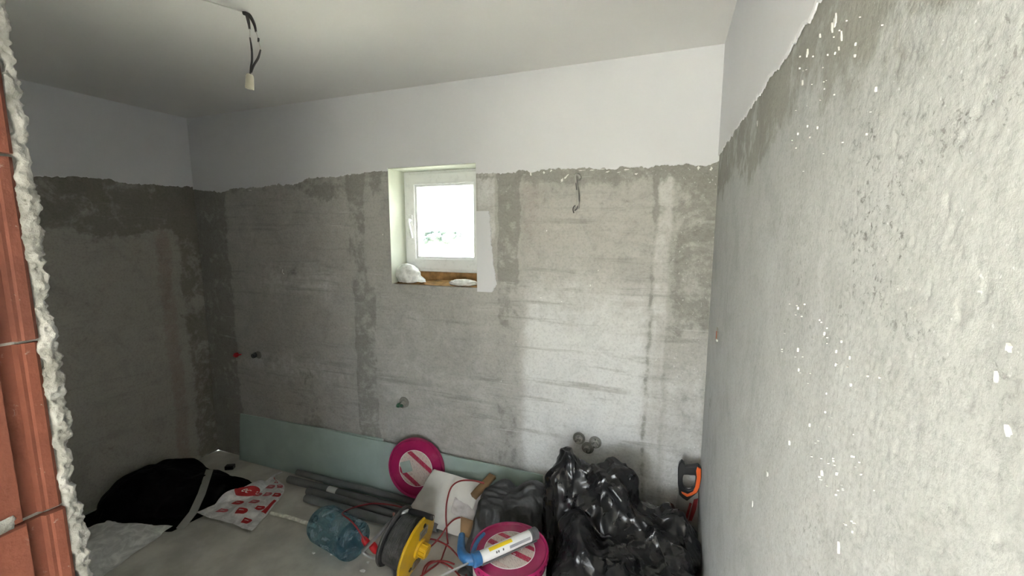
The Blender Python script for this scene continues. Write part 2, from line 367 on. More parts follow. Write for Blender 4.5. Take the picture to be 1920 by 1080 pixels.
# ================================================================== the room
def wall_grid(name, origin, U, V, N, nu, nv, layfn, mat, hole=None, relief=None, back=.25, us=None, vs=None):
    """wall front face as a grid (u along wall, v up), N = into the room; thick slab behind"""
    O, U_, V_, N_ = [np.asarray(a, float) for a in (origin, U, V, N)]
    uu = np.linspace(0, 1, nu) if us is None else us; vv = np.linspace(0, 1, nv) if vs is None else vs
    if hole is not None:
        u0, u1, v0, v1 = hole
        uu = np.unique(np.round(np.append(uu, [u0, u1]), 6)); vv = np.unique(np.round(np.append(vv, [v0, v1]), 6))
    nu, nv = len(uu), len(vv); Ug, Vg = np.meshgrid(uu, vv)
    P = O + Ug[..., None] * U_ + Vg[..., None] * V_
    d = relief(P) if relief is not None else np.zeros(Ug.shape)
    if hole is not None:
        inside = (Ug > u0 - .012) & (Ug < u1 + .012) & (Vg > v0 - .012) & (Vg < v1 + .012); d = np.where(inside, 0, d)
    edge = np.minimum.reduce([Ug, 1 - Ug, Vg, 1 - Vg]) < 1e-6; d = np.where(edge, 0, d)
    P = P + d[..., None] * N_
    verts = P.reshape(-1, 3); idx = np.arange(nu * nv).reshape(nv, nu)
    q = np.stack([idx[:-1, :-1], idx[:-1, 1:], idx[1:, 1:], idx[1:, :-1]], -1).reshape(-1, 4)
    if hole is not None:
        cu = (uu[:-1] + uu[1:]) / 2; cv = (vv[:-1] + vv[1:]) / 2; CU, CV = np.meshgrid(cu, cv)
        keep = ~((CU > u0) & (CU < u1) & (CV > v0) & (CV < v1)); q = q[keep.reshape(-1)]
    n = np.cross(verts[q[0, 1]] - verts[q[0, 0]], verts[q[0, 2]] - verts[q[0, 0]])
    if n @ N_ < 0: q = q[:, ::-1]
    lay = layfn(verts)
    # slab behind
    bv, bf = [], []
    def slab(a0, a1, b0, b1):
        k = len(verts) + len(bv)
        for t in (.006, back):
            for (a, b) in ((a0, b0), (a1, b0), (a1, b1), (a0, b1)): bv.append(O + a * U_ + b * V_ - t * N_)
        for f in ((0, 1, 2, 3), (4, 7, 6, 5), (0, 4, 5, 1), (1, 5, 6, 2), (2, 6, 7, 3), (3, 7, 4, 0)): bf.append([i + k for i in f])
    if hole is None: slab(0, 1, 0, 1)
    else: slab(0, u0, 0, 1); slab(u1, 1, 0, 1); slab(u0, u1, 0, v0); slab(u0, u1, v1, 1)
    allv = np.vstack([verts, np.array(bv)]); faces = q.tolist() + bf
    me = bpy.data.meshes.new(name); me.from_pydata(allv.tolist(), [], faces)
    at = me.attributes.new('lay', 'FLOAT_COLOR', 'POINT'); L = np.zeros((len(allv), 4)); L[:len(verts)] = lay; at.data.foreach_set('color', L.ravel().astype(np.float32))
    o = link(name, me, mat); me.polygons.foreach_set('use_smooth', [True] * len(q) + [False] * len(bf))
    return o

def band(x, a, b, s): return sstep(a - s, a + s, x) * (1 - sstep(b - s, b + s, x))
def blob(x, z, cx, cz, rx, rz): return np.exp(-(((x - cx) / rx) ** 2 + ((z - cz) / rz) ** 2))

WX0, WX1, WZ0, WZ1 = -1.642, -1.048, 1.443, 2.152
def lay_back(P):
    x, z = P[:, 0], P[:, 2]
    w = x + .02 * fbm(z * 5, x * 0, seed=3) ; wz = z + .03 * fbm(x * 4, z * 0 + 2, seed=5)
    R = .06 + .62 * band(w, -3.45, -3.07, .03)
    R += .48 * band(w, -1.97, -1.83, .02) * sstep(1.3, 1.7, z) + .52 * band(w, -1.95, -1.77, .012) * (1 - sstep(1.35, 1.5, z))
    R += .3 * band(w, -1.78, -1.70, .02) * sstep(1.5, 1.9, z)
    R += .62 * band(w, -.925, -.79, .012) * (.55 + .45 * sstep(1.2, 1.6, z))
    R += .42 * band(w, -.10, -.075, .012) + .25 * band(w, -.015, .01, .01)
    R += .55 * band(w, .01, .20, .02) * (sstep(1.15, 1.3, z) * .9 + .35 * blob(x, z, .1, .95, .12, .12))
    R += .36 * sstep(1.97, 2.07, wz) + .5 * blob(x, z, -2.15, 2.0, .17, .06) + .3 * blob(x, z, -2.45, 1.5, .1, .06)
    R += .30 * band(w, -2.48, -2.28, .05) * (1 - sstep(.75, 1.0, z)) + .22 * band(x, -.78, 0, .05) * sstep(1.55, 1.95, z)
    R += .25 * (1 - sstep(.28, .5, z)) * (x < -1.9)
    G = .12 + .75 * band(w, -.76, -.09, .05) * (1 - sstep(1.15, 1.75, wz)) + .35 * band(w, -.075, -.01, .01)
    G += .2 * band(w, -1.74, -.95, .06) * (1 - sstep(1.0, 1.5, z)) + .35 * blob(x, z, -2.4, 1.42, .45, .12) + .35 * blob(x, z, -2.6, .8, .5, .1)
    G += .5 * band(w, -1.05, -.94, .01) * sstep(1.7, 1.75, z) + .4 * band(x, 0, .19, .03) * (1 - sstep(1.0, 1.2, z))
    A = .12 + .35 * band(x, -2.9, -1.9, .2) + .35 * blob(x, z, -.75, 1.95, .1, .3) + .4 * blob(x, z, -1.75, .5, .06, .4) + .25 * band(x, -.78, -.1, .05) * sstep(1.3, 1.8, z)
    B = .18 + .45 * band(x, 0, .2, .02) + .2 * sstep(1.9, 2.05, z)
    return np.clip(np.stack([R, G, B, A], 1), 0, 1)
def relief_back(P):
    x, z = P[..., 0], P[..., 2]
    r = .0022 * fbm(x * 6, z * 9, seed=11) + .0012 * fbm(x * 30, z * 60, seed=13)
    r += .0025 * band(x, -.925, -.79, .01) + .0025 * band(x, -1.95, -1.77, .01) + .002 * band(x, -.08, -.01, .008)
    return r
W = XR - XL
wall_back = wall_grid('wall_back', (XL, D, 0), (W, 0, 0), (0, 0, H), (0, -1, 0), 520, 380, lay_back, M['wall_back'],
                      hole=((WX0 - XL) / W, (WX1 - XL) / W, WZ0 / H, WZ1 / H), relief=relief_back, back=.30)
tag(wall_back, 'grey unfinished plastered back wall with white paint along the top', 'wall', kind='structure')

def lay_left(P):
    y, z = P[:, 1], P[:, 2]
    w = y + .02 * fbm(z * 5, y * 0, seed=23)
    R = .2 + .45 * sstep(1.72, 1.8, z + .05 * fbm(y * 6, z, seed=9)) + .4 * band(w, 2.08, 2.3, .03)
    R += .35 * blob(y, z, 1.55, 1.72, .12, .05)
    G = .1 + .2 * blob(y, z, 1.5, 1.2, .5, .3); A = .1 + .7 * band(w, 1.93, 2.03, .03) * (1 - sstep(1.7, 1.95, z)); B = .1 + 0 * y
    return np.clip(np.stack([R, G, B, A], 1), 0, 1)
Y0L = .325
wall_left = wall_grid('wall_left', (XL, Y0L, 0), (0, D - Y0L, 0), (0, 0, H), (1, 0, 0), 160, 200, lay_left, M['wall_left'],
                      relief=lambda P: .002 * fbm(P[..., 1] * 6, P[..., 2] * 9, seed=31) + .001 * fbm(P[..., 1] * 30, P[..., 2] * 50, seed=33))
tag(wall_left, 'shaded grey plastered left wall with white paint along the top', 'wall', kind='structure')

def lay_right(P):
    y, z = P[:, 1], P[:, 2]
    n = fbm(y * 3, z * 3, seed=41)
    top = sstep(1.85, 2.0, z + .05 * n)
    R = .0 + .62 * top + .28 * blob(y, z, .95, 1.8, .25, .12) + .2 * blob(y, z, 2.0, 1.8, .12, .35) + .3 * blob(y, z, 1.9, 1.0, .2, .4)
    G = .35 + .4 * blob(y, z, .8, 1.55, .35, .28) + .25 * (1 - sstep(1.2, 1.6, z)) - .3 * top
    rough = .22 + .78 * sstep(.68, .52, y + .1 * n) * sstep(1.60, 1.70, z + .06 * n) + .5 * blob(y, z, .78, 1.68, .10, .12) + .45 * blob(y, z, .62, 1.36, .08, .07) + .4 * blob(y, z, .40, 1.45, .05, .06)
    A = .1 + .3 * sstep(.1, .5, fbm(y * 5, z * 5, seed=44)) + .15 * top
    return np.clip(np.stack([R, G, rough, A], 1), 0, 1)
def relief_right(P):
    y, z = P[..., 1], P[..., 2]
    r = .0012 * fbm(y * 5, z * 5, seed=51) + .0002 * fbm(y * 40, z * 40, seed=52)
    rough = sstep(.75, .45, y + .1 * fbm(y * 3, z * 3, seed=41))
    cr = fbm(y * 55, z * 55, seed=54, oct=3)
    r += rough * (.0005 * fbm(y * 90, z * 90, seed=53, oct=3) - .0012 * sstep(.32, .55, fbm(y * 95, z * 95, seed=54, oct=3)))
    
    return r
Y0R = -.1
usr = np.unique(np.concatenate([np.linspace(0, (.25 - Y0R) / (D - Y0R), 14), np.linspace((.25 - Y0R) / (D - Y0R), (.8 - Y0R) / (D - Y0R), 190), np.linspace((.8 - Y0R) / (D - Y0R), 1, 150)]))
vsr = np.unique(np.concatenate([np.linspace(0, .42, 60), np.linspace(.42, .86, 330), np.linspace(.86, 1, 20)]))
wall_right = wall_grid('wall_right', (XR, Y0R, 0), (0, D - Y0R, 0), (0, 0, H), (-1, 0, 0), 0, 0, lay_right, M['wall_right'], relief=relief_right, us=usr, vs=vsr)
tag(wall_right, 'bright rough grey plastered right wall close to the doorway', 'wall', kind='structure')

# white paint coats with ragged lower edges (a thin skim coat lying on the plaster)
def ragged(t, seed, amp=1.0):
    r = .010 * fbm(t * 7, 0 * t, seed=seed) + .008 * fbm(t * 28, 0 * t, seed=seed + 1) + .006 * fbm(t * 90, 0 * t, seed=seed + 2)
    r += .020 * np.clip(fbm(t * 18, 0 * t, seed=seed + 3) - .25, 0, 1)
    return amp * r
def paint_coat(name, parent, ts, zb, place, th=.0045):
    v, f = [], []; n = len(ts)
    for i, t in enumerate(ts):
        z = zb[i]
        for (zz, d) in ((z, .0005), (z + .0008, th * .7), (z + .006, th), (H, th)): v.append(place(t, zz, d))
    for i in range(n - 1):
        for k in range(3): a = i * 4 + k; f.append((a, a + 4, a + 5, a + 1))
    return MB().add(v, f).build(name, M['paint'], parent)
lb = [on_y(*p) for p in [(366, 356), (415, 362), (440, 355), (500, 350), (560, 345), (575, 336), (620, 333), (680, 325), (722, 318), (893, 326), (960, 324), (1000, 320), (1060, 318), (1150, 314), (1215, 313), (1240, 308), (1290, 308), (1320, 312), (1345, 304)]]
ts = np.unique(np.concatenate([np.arange(XL, XR, .004), [WX0, WX1, WX0 - .0005, WX1 + .0005, XR]]))
zb = np.interp(ts, [p[0] for p in lb], [p[2] for p in lb]) + ragged(ts, 61)
zb = np.where((ts >= WX0) & (ts <= WX1), WZ1 + .0005, zb)
paint_coat('paint_coat', wall_back, ts, zb, lambda t, z, d: (t, D - d, z))
lr = [on_x(*p) for p in [(1350, 290), (1400, 215), (1450, 140), (1500, 70), (1545, 0)]]
ts = np.arange(Y0R, D + .001, .004); zb = np.interp(ts, [p[1] for p in lr][::-1], [p[2] for p in lr][::-1]) + ragged(ts, 71, .9)
paint_coat('paint_coat', wall_right, ts, zb, lambda t, z, d: (XR - d - .001, t, z))
ll = [on_x(*p, x=XL) for p in [(55, 332), (75, 330), (120, 332), (150, 334), (200, 338), (230, 345), (280, 345), (320, 350), (360, 352)]]
ts = np.arange(Y0L, D + .001, .004); zb = np.interp(ts, [p[1] for p in ll], [p[2] for p in ll]) + ragged(ts, 81)
paint_coat('paint_coat', wall_left, ts, zb, lambda t, z, d: (XL + d, t, z))

# white skim patch right of the window
pp = [(WX1 + .001, 1.885)]
pz = np.arange(1.885, 1.42, -.006); edge = np.interp(pz, [1.42, 1.47, 1.55, 1.7, 1.82, 1.885], [-.955, -.925, -.94, -.955, -.962, -.968]) + .006 * fbm(pz * 60, 0 * pz, seed=91) + .004 * fbm(pz * 200, 0 * pz, seed=92)
me = MB(); v, f = [], []
for zz, xx in zip(pz, edge):
    for (x_, d_) in ((WX1 + .0005, .0045), ((WX1 + xx) / 2, .0045), (xx - .003, .0045), (xx, .001)): v.append((x_, D - d_, zz))
for i in range(len(pz) - 1):
    for k in range(3): a = i * 4 + k; f.append((a, a + 1, a + 5, a + 4))
me.add(v, f).build('skim_patch', M['paint'], wall_back)

# paint smears under the paint edge, small flecks on the walls (too small to pick apart)
def fleck(mb, c, a, b, N, rx, rz, seed, th=.0015, n=9):
    g = np.random.default_rng(seed); pts = []
    for i in range(n):
        t = 2 * math.pi * i / n; k = .35 + .85 * g.random(); pts.append(np.asarray(c) + np.asarray(a) * rx * k * math.cos(t) + np.asarray(b) * rz * k * math.sin(t) - np.asarray(N) * .002)
    mb.prism(pts, N, th + .002)
sm = MB()
for i, (px, py, rx, rz, tl) in enumerate([(1062, 331, .016, .005, .8), (1054, 338, .006, .012, -.4), (1140, 322, .012, .003, .1), (1175, 318, .02, .003, .05), (1193, 326, .008, .005, .1), (1160, 323, .01, .003, .1), (1090, 320, .02, .003, .1), (1110, 319, .015, .003, 0), (1130, 317, .012, .0025, 0), (995, 326, .006, .01, 0), (1020, 324, .006, .009, .3), (1034, 320, .009, .006, .2), (655, 331, .006, .008, .1), (470, 357, .02, .004, 0), (1310, 315, .008, .01, 0), (1333, 317, .008, .012, 0), (1025, 433, .004, .004, 0)]):
    c = on_y(px, py); fleck(sm, c, (math.cos(tl), 0, math.sin(tl)), (-math.sin(tl), 0, math.cos(tl)), (0, -1, 0), rx, rz, 100 + i, .003, 11)
for i, (px, py, rx, rz, tl) in enumerate([(530, 508, .004, .013, -.2), (532, 513, .003, .006, 0), (1225, 553, .003, .008, .4), (1107, 535, .0025, .008, 0), (1063, 767, .004, .007, .3), (1335, 535, .003, .008, -.2), (940, 714, .002, .005, 0), (968, 640, .003, .003, 0), (1014, 558, .004, .004, 0), (1053, 565, .004, .004, 0), (662, 845, .002, .008, 0), (1012, 735, .003, .003, 0), (1230, 675, .002, .007, -.3), (718, 440, .003, .006, 0), (1122, 507, .004, .004, 0)]):
    c = on_y(px, py); fleck(sm, c, (math.cos(tl), 0, math.sin(tl)), (-math.sin(tl), 0, math.cos(tl)), (0, -1, 0), rx, rz, 150 + i, .003, 8)
o = sm.build('paint_flecks', M['chip'], wall_back); o['kind'] = 'stuff'
sm = MB(); g = np.random.default_rng(5)
for i in range(110):                              # scattered pale grains, mostly along the trowel drags below the paint
    if i < 40: y, z = .55 + g.random() * .35, 1.86 + g.random() * .2
    else:
        t = g.random(); (xa, ya), (xb, yb) = (((1480, 545), (1650, 740)), ((1465, 640), (1625, 890)), ((1545, 820), (1600, 1000)))[i % 3]
        q = on_x(xa + (xb - xa) * t + 14 * g.normal(), ya + (yb - ya) * t + 18 * g.normal()); y, z = q[1], q[2]
    k = .0004 + .0011 * g.random() ** 2; tl = g.normal() * .4
    fleck(sm, (XR - .001, y, z), (0, math.cos(tl), math.sin(tl)), (0, -math.sin(tl), math.cos(tl)), (-1, 0, 0), k, k * (1 + 2.0 * g.random()), 300 + i, .001, 6)
o = sm.build('paint_flecks', M['chip'], wall_right); o['kind'] = 'stuff'
for i, (px, py, ry, rz) in enumerate([(1895, 808, .0035, .005), (1440, 888, .006, .008), (1574, 1027, .003, .008), (1896, 652, .003, .004), (1872, 705, .002, .005), (1568, 40, .007, .014), (1562, 50, .004, .012), (1506, 155, .005, .008), (1580, 68, .003, .009), (1605, 105, .003, .004), (1421, 230, .006, .012), (1515, 100, .005, .01), (1575, 90, .003, .005), (1412, 945, .004, .012), (1481, 830, .002, .006)]):
    mb = MB(); c = on_x(px, py); fleck(mb, c, (0, 1, 0), (0, .25, 1), (-1, 0, 0), ry * .62, rz * .72, 500 + i, .002, 9)
    mb.build('paint_chip', M['chip'], wall_right)
# chipped hole with red brick showing
mb = MB(); c = on_x(1346, 628)
fleck(mb, c, (0, 1, 0), (0, 0, 1), (-1, 0, 0), .018, .028, 640, .004, 12); hb = mb.build('chipped_hole', M['mortar_dark'], wall_right)
mb = MB(); fleck(mb, c + np.array([0, .003, -.002]), (0, 1, 0), (0, 0, 1), (-1, 0, 0), .010, .017, 641, .006, 10); mb.build('brick_showing', M['brick_red'], hb)
mb = MB(); fleck(mb, c + np.array([0, -.012, -.018]), (0, 1, 0), (0, 0, 1), (-1, 0, 0), .008, .006, 642, .006, 8); mb.build('paint_chip', M['chip'], hb)

# ---- front wall with the doorway the camera stands in
JX, JY0, JY1 = -.82, .075, .325
fw = MB().box((XL, JY0, 0), (JX - .25, JY1, H)).box((JX - .25, JY0, 2.10), (XR, JY1, H)).build('wall_front', M['hallpaint'])
tag(fw, 'broken open doorway wall of red hollow bricks at the left edge', 'wall', kind='structure')
def clay_block(zb):
    # plan outline of the end face: grooves in the jamb side
    pr_ = [(JY0 + .012, 0), (.135, 0), (.139, .006), (.158, .006), (.162, 0), (.200, 0), (.204, .007), (.226, .007), (.230, 0),
           (.2705, 0), (.2735, .009), (.2885, .010), (.2915, .003), (.2955, .0035), (.298, .0015), (.308, .001), (.3125, .0045)]
    pts = [(JX - d, y, 0) for (y, d) in pr_] + [(JX - .249, .3125, 0), (JX - .249, JY0 + .012, 0)]
    return MB(off=(0, 0, 0)).prism(pts, (0, 0, 1), .2455)
blk = clay_block(0).mesh('brick')
for k in range(10):
    z0 = .116 - .25 + .25 * k
    if z0 < 0: continue
    o = bpy.data.objects.new('brick', blk if k % 2 else blk); COL.objects.link(o); o.parent = fw; o.location = (0.004 * ((k * 7) % 3 - 1), 0, z0 + .0025)
blk.materials.append(M['brick'])
mo = MB().box((JX - .249, JY0 + .015, 0), (JX - .014, JY1 - .018, 2.098)); mo.build('mortar_joint', M['crust'], fw)
# crumbled plaster edge of the room-side plaster coat
def crust(y0, y1, xs, name, seed, zlo=.0, zhi=2.098, amp=.006):
    zz = np.arange(zlo, zhi, .003); k = 13; a = np.linspace(0, 1, k); Z, Aa = np.meshgrid(zz, a, indexing='ij')
    ed = .006 * fbm(Z * 12, 0 * Z, seed=seed) + .005 * fbm(Z * 60, 0 * Z, seed=seed + 1) + .004 * fbm(Z * 170, 0 * Z, seed=seed + 8, oct=2)
    ed2 = .005 * fbm(Z * 9, 0 * Z + 5, seed=seed + 2) + .009 * fbm(Z * 50, 0 * Z + 5, seed=seed + 3)
    Y = (y0 + ed2) * (1 - Aa) + (y1 + ed) * Aa
    X = xs + .003 * np.sin(Aa * math.pi) + amp * (.6 * fbm(Y * 70, Z * 70, seed=seed + 5) + .8 * fbm(Y * 190, Z * 190, seed=seed + 6, oct=2)) * (.3 + .7 * np.sin(Aa * math.pi)) - .016 * ((Aa < .05) | (Aa > .95)) - .004
    V = np.stack([X, Y, Z], -1).reshape(-1, 3); idx = np.arange(len(zz) * k).reshape(len(zz), k)
    q = np.stack([idx[:-1, :-1], idx[:-1, 1:], idx[1:, 1:], idx[1:, :-1]], -1).reshape(-1, 4)
    me = bpy.data.meshes.new(name); me.from_pydata(V.tolist(), [], q.tolist()); return me
link('plaster_edge', crust(.311, .332, JX, 'plaster_edge', 201), M['crust'], fw, True)
link('mortar_smear', crust(.212, .266, JX - .001, 'mortar_smear', 231, .6, 1.385, .005), M['crust'], fw, True)
MB().box((JX - .3, JY1 - .03, 0), (JX - .012, JY1 + .002, 2.098)).box((XL, JY1, 0), (JX - .3, JY1 + .004, H)).build('plaster_coat', M['crust'], fw)

# ---- floor and ceiling
fl = MB()
gx, gy = np.linspace(XL - .2, XR + .2, 120), np.linspace(JY0, D + .1, 80); X, Y = np.meshgrid(gx, gy)
Z = .003 * fbm(X * 3, Y * 3, seed=301) + .0015 * fbm(X * 14, Y * 14, seed=302) - .004
idx = np.arange(X.size).reshape(X.shape); q = np.stack([idx[:-1, :-1], idx[:-1, 1:], idx[1:, 1:], idx[1:, :-1]], -1).reshape(-1, 4)
fl.add(np.stack([X, Y, Z], -1).reshape(-1, 3), q.tolist()); fl.box((XL - .3, JY0, -.2), (XR + .3, D + .35, -.02)).box((XL - .3, D + .010, -.2), (XR + .3, D + .35, .001)).box((XL - .3, JY0, -.2), (XL - .010, D + .35, .001)).box((XR + .010, Y0R, -.2), (XR + .3, D + .35, .001))
floor = fl.build('floor', M['floor'], smooth=True); tag(floor, 'bare dusty grey cement screed floor', 'floor', kind='structure')
ceil = MB().box((XL - .2, -.1, H), (XR + .2, D + .3, H + .2)).build('ceiling', M['ceiling']); tag(ceil, 'flat white painted ceiling with a lamp cable', 'ceiling', kind='structure')

# ---- the hall behind the camera (lets the daylight in)
HX0, HX1 = -2.3, 1.6
h = MB().box((HX0 - .2, HALL_Y0 - .2, -.2), (HX1 + .2, JY0 + .05, -.004)).build('floor_hall', M['floor']); tag(h, 'pale cement floor of the hall behind the doorway', 'floor', kind='structure')
h = MB().box((HX0 - .2, HALL_Y0 - .2, H), (HX1 + .2, -.1, H + .2)).build('ceiling_hall', M['ceiling']); tag(h, 'white ceiling of the hall behind the doorway', 'ceiling', kind='structure')
h = MB().box((HX0 - .2, HALL_Y0 - .2, 0), (HX0, JY0, H)).build('wall_hall_left', M['hallpaint']); tag(h, 'white left wall of the hall behind the doorway', 'wall', kind='structure')
h = MB().box((HX1, HALL_Y0 - .2, 0), (HX1 + .2, JY0, H)).box((XR + .005, Y0R - .1, 0), (HX1, Y0R, H)).build('wall_hall_right', M['hallpaint']); tag(h, 'white right wall of the hall behind the doorway', 'wall', kind='structure')
h = MB()
for (xa, xb) in ((HX0, DOOR_X0), (DOOR_X1, ADDED_WIN_X0), (ADDED_WIN_X1, HX1)): h.box((xa, HALL_Y0 - .2, 0), (xb, HALL_Y0, H))
for (xa, xb) in ((DOOR_X0, DOOR_X1), (ADDED_WIN_X0, ADDED_WIN_X1)): h.box((xa, HALL_Y0 - .2, 0), (xb, HALL_Y0, DOOR_Z0)).box((xa, HALL_Y0 - .2, DOOR_Z1), (xb, HALL_Y0, H))
h = h.build('wall_hall_far', M['hallpaint'])
tag(h, 'far hall wall with a window opening and a second one added for light', 'wall', kind='structure')

# ---- window
win = thing('window_1', 'small white plastic window with a single tilting sash and lever handle', 'window', (0, 0, 0), kind='structure')
FY = D + .165                                      # room-side face of the frame
def rect_ring(x0, x1, z0, z1, w, y0, y1, wb=None):
    wb = w if wb is None else wb
    o_ = [(x0, y0, z0), (x1, y0, z0), (x1, y0, z1), (x0, y0, z1)]; i_ = [(x0 + w, y0, z0 + wb), (x1 - w, y0, z0 + wb), (x1 - w, y0, z1 - w), (x0 + w, y0, z1 - w)]
    return o_, i_
o_, i_ = rect_ring(WX0, WX1, 1.512, WZ1 - .003, .035, FY, FY); MB().ring(o_, i_, (0, 1, 0), .06).build('outer_frame', M['pvc'], win, bevel=.003)
o_, i_ = rect_ring(WX0 + .018, WX1 - .018, 1.53, WZ1 - .02, .066, FY - .016, FY); sash = MB().ring(o_, i_, (0, 1, 0), .07).build('sash', M['pvc'], win, bevel=.004)
GX0, GX1, GZ0, GZ1 = WX0 + .084, WX1 - .084, 1.596, WZ1 - .086
o_, i_ = rect_ring(GX0 - .002, GX1 + .002, GZ0 - .002, GZ1 + .002, .016, FY - .004, FY); MB().ring(o_, i_, (0, 1, 0), .03).build('glazing_bead', M['pvc'], sash, bevel=.004)
o_, i_ = rect_ring(GX0 + .012, GX1 - .012, GZ0 + .012, GZ1 - .012, .003, FY + .02, FY); MB().ring(o_, i_, (0, 1, 0), .004).build('gasket', M['gasket'], sash)
MB().box((GX0, FY + .026, GZ0), (GX1, FY + .030, GZ1)).build('pane', M['glass'], sash)
hp = on_y(770, 413, FY - .02)
hd = MB().box((hp[0] - .014, FY - .026, hp[2] - .035), (hp[0] + .014, FY - .016, hp[2] + .035)).build('handle_plate', M['pvc'], sash, bevel=.004)
m = frame_mat((hp[0], FY - .016, hp[2]), (0, -1, 0))
MB().lathe([(.011, 0), (.011, .03), (.009, .036), (0, .036)], m, 16).tube([(hp[0], FY - .045, hp[2]), (hp[0] + .004, FY - .05, hp[2] - .02), (hp[0] + .016, FY - .05, hp[2] - .07), (hp[0] + .024, FY - .048, hp[2] - .115)], [.009, .0085, .008, .009], 10).build('handle', M['pvc'], sash, smooth=True, angle=50)
MB().box((WX0 + .002, FY + .012, WZ0), (WX1, FY + .06, 1.513)).build('mounting_foam', M['foam'], win)
# reveals
RD = .30
MB().box((WX0 - .02, D + .0005, WZ0), (WX0 + .002, D + RD, WZ1)).build('reveal_side', M['reveal'], wall_back)
MB().box((WX1 - .002, D + .0005, WZ0), (WX1 + .02, D + RD, WZ1)).build('reveal_side', M['reveal'], wall_back)
MB().box((WX0, D + .0005, WZ1 - .003), (WX1, D + RD, WZ1 + .02)).build('reveal_head', M['reveal'], wall_back)
# rough unfinished sill
gx, gy = np.linspace(WX0, WX1, 70), np.linspace(D - .002, FY + .06, 24); X, Y = np.meshgrid(gx, gy)
Z = WZ0 + .004 + .010 * fbm(X * 25, Y * 25, seed=401) * sstep(D, D + .02, Y) + .01 * sstep(D + .02, D + .12, Y)
idx = np.arange(X.size).reshape(X.shape); q = np.stack([idx[:-1, :-1], idx[:-1, 1:], idx[1:, 1:], idx[1:, :-1]], -1).reshape(-1, 4)
MB().add(np.stack([X, Y, Z], -1).reshape(-1, 3), q.tolist()).box((WX0, D + .001, WZ0 - .02), (WX1, FY + .06, WZ0 - .008)).build('sill_bed', M['foam'], wall_back, smooth=True)

# ================================================================== cloth solver for films and sacks
def cloth(P, scale, colliders=(), steps=90, iters=10, bend=.35, stretch=1.0, lim=None, g=9.8, damp=.985, fric=.6, noise=.01, seed=0, dt=1 / 60., pins=None):
    X = P.astype(float).copy(); ny, nx = X.shape[:2]; gg = np.random.default_rng(seed)
    def rl(a, b): return np.linalg.norm(P[a] - P[b], axis=-1) * scale
    S = np.s_; fam = []
    def addf(sl_a, sl_b, k):
        A = np.zeros((ny, nx), bool)
        fam.append((sl_a, sl_b, np.linalg.norm(P[sl_a] - P[sl_b], axis=-1)[..., None] * scale, k))
    for p in (0, 1):
        n = (nx - p) // 2 * 2; addf(S[:, p:p + n:2], S[:, p + 1:p + n:2], stretch)
        n = (ny - p) // 2 * 2; addf(S[p:p + n:2, :], S[p + 1:p + n:2, :], stretch)
    for p in (0, 1):
        n = (ny - p) // 2 * 2
        addf(S[p:p + n:2, :-1], S[p + 1:p + n:2, 1:], stretch * .8); addf(S[p:p + n:2, 1:], S[p + 1:p + n:2, :-1], stretch * .8)
    for st in (2, 5):
        kb = bend if st == 2 else bend * .35
        for p in range(st):                       # pairs (j, j+st) with disjoint blocks of 2*st
            for par in (0, 1):
                ja = np.arange(p + par * st, nx - st, 2 * st)
                if len(ja): addf((slice(None), ja), (slice(None), ja + st), kb)
                ia = np.arange(p + par * st, ny - st, 2 * st)
                if len(ia): addf((ia, slice(None)), (ia + st, slice(None)), kb)
    X += gg.normal(size=X.shape) * noise * .15
    X[..., 2] += noise * fbm(np.arange(nx)[None] * .15 + 0 * X[..., 0], np.arange(ny)[:, None] * .15 + 0 * X[..., 0], seed=seed + 5)
    Xp = X.copy(); lim = lim or {}
    for s in range(steps):
        V = (X - Xp) * damp; Xp = X.copy(); X = X + V; X[..., 2] -= g * dt * dt
        for it in range(iters):
            for a, b, L, k in fam:
                xa, xb = X[a], X[b]; d = xb - xa; n = np.sqrt((d * d).sum(-1, keepdims=True)) + 1e-9
                c = d * (.5 * k * (n - L) / n); X[a] = xa + c; X[b] = xb - c
            hit = np.zeros((ny, nx), bool)
            if it % 3 == 0 or it == iters - 1:
                for c_, r_ in colliders:
                    q = (X - np.array(c_)) / np.array(r_); n = np.sqrt((q * q).sum(-1)); m_ = n < 1
                    if m_.any(): X[m_] = (q[m_] / (n[m_][:, None] + 1e-9)) * np.array(r_) + np.array(c_); hit |= m_
                for ax, sgn, val in lim.get('planes', ()):
                    m_ = (X[..., ax] * sgn) < val * sgn; X[..., ax] = np.where(m_, val, X[..., ax]); hit |= m_
                for (cx, cy, R_, zt) in lim.get('cyl', ()):
                    dx, dy = X[..., 0] - cx, X[..., 1] - cy; r = np.hypot(dx, dy) + 1e-9; m_ = (r < R_) & (X[..., 2] < zt)
                    up_ = m_ & ((zt - X[..., 2]) < (R_ - r)); sd = m_ & ~up_
                    X[..., 2] = np.where(up_, zt, X[..., 2]); X[..., 0] = np.where(sd, cx + dx / r * R_, X[..., 0]); X[..., 1] = np.where(sd, cy + dy / r * R_, X[..., 1]); hit |= m_
                Xp[hit] += (X[hit] - Xp[hit]) * fric
            if pins is not None: X[pins] = P[pins]
    return X
def lay_over(P, cols, clear=.03, floor=.02):
    x, y = P[..., 0], P[..., 1]; z = np.full(x.shape, floor)
    for c_, r_ in cols:
        k = 1 - ((x - c_[0]) / (r_[0] + .02)) ** 2 - ((y - c_[1]) / (r_[1] + .02)) ** 2
        z = np.maximum(z, c_[2] + r_[2] * np.sqrt(np.clip(k, 0, None)) * (k > 0) + np.where(k > 0, clear, -9))
    for _ in range(6): z[1:-1, 1:-1] = (z[1:-1, 1:-1] * 2 + z[:-2, 1:-1] + z[2:, 1:-1] + z[1:-1, :-2] + z[1:-1, 2:]) / 6
    Q = P.copy(); Q[..., 2] = z; return Q
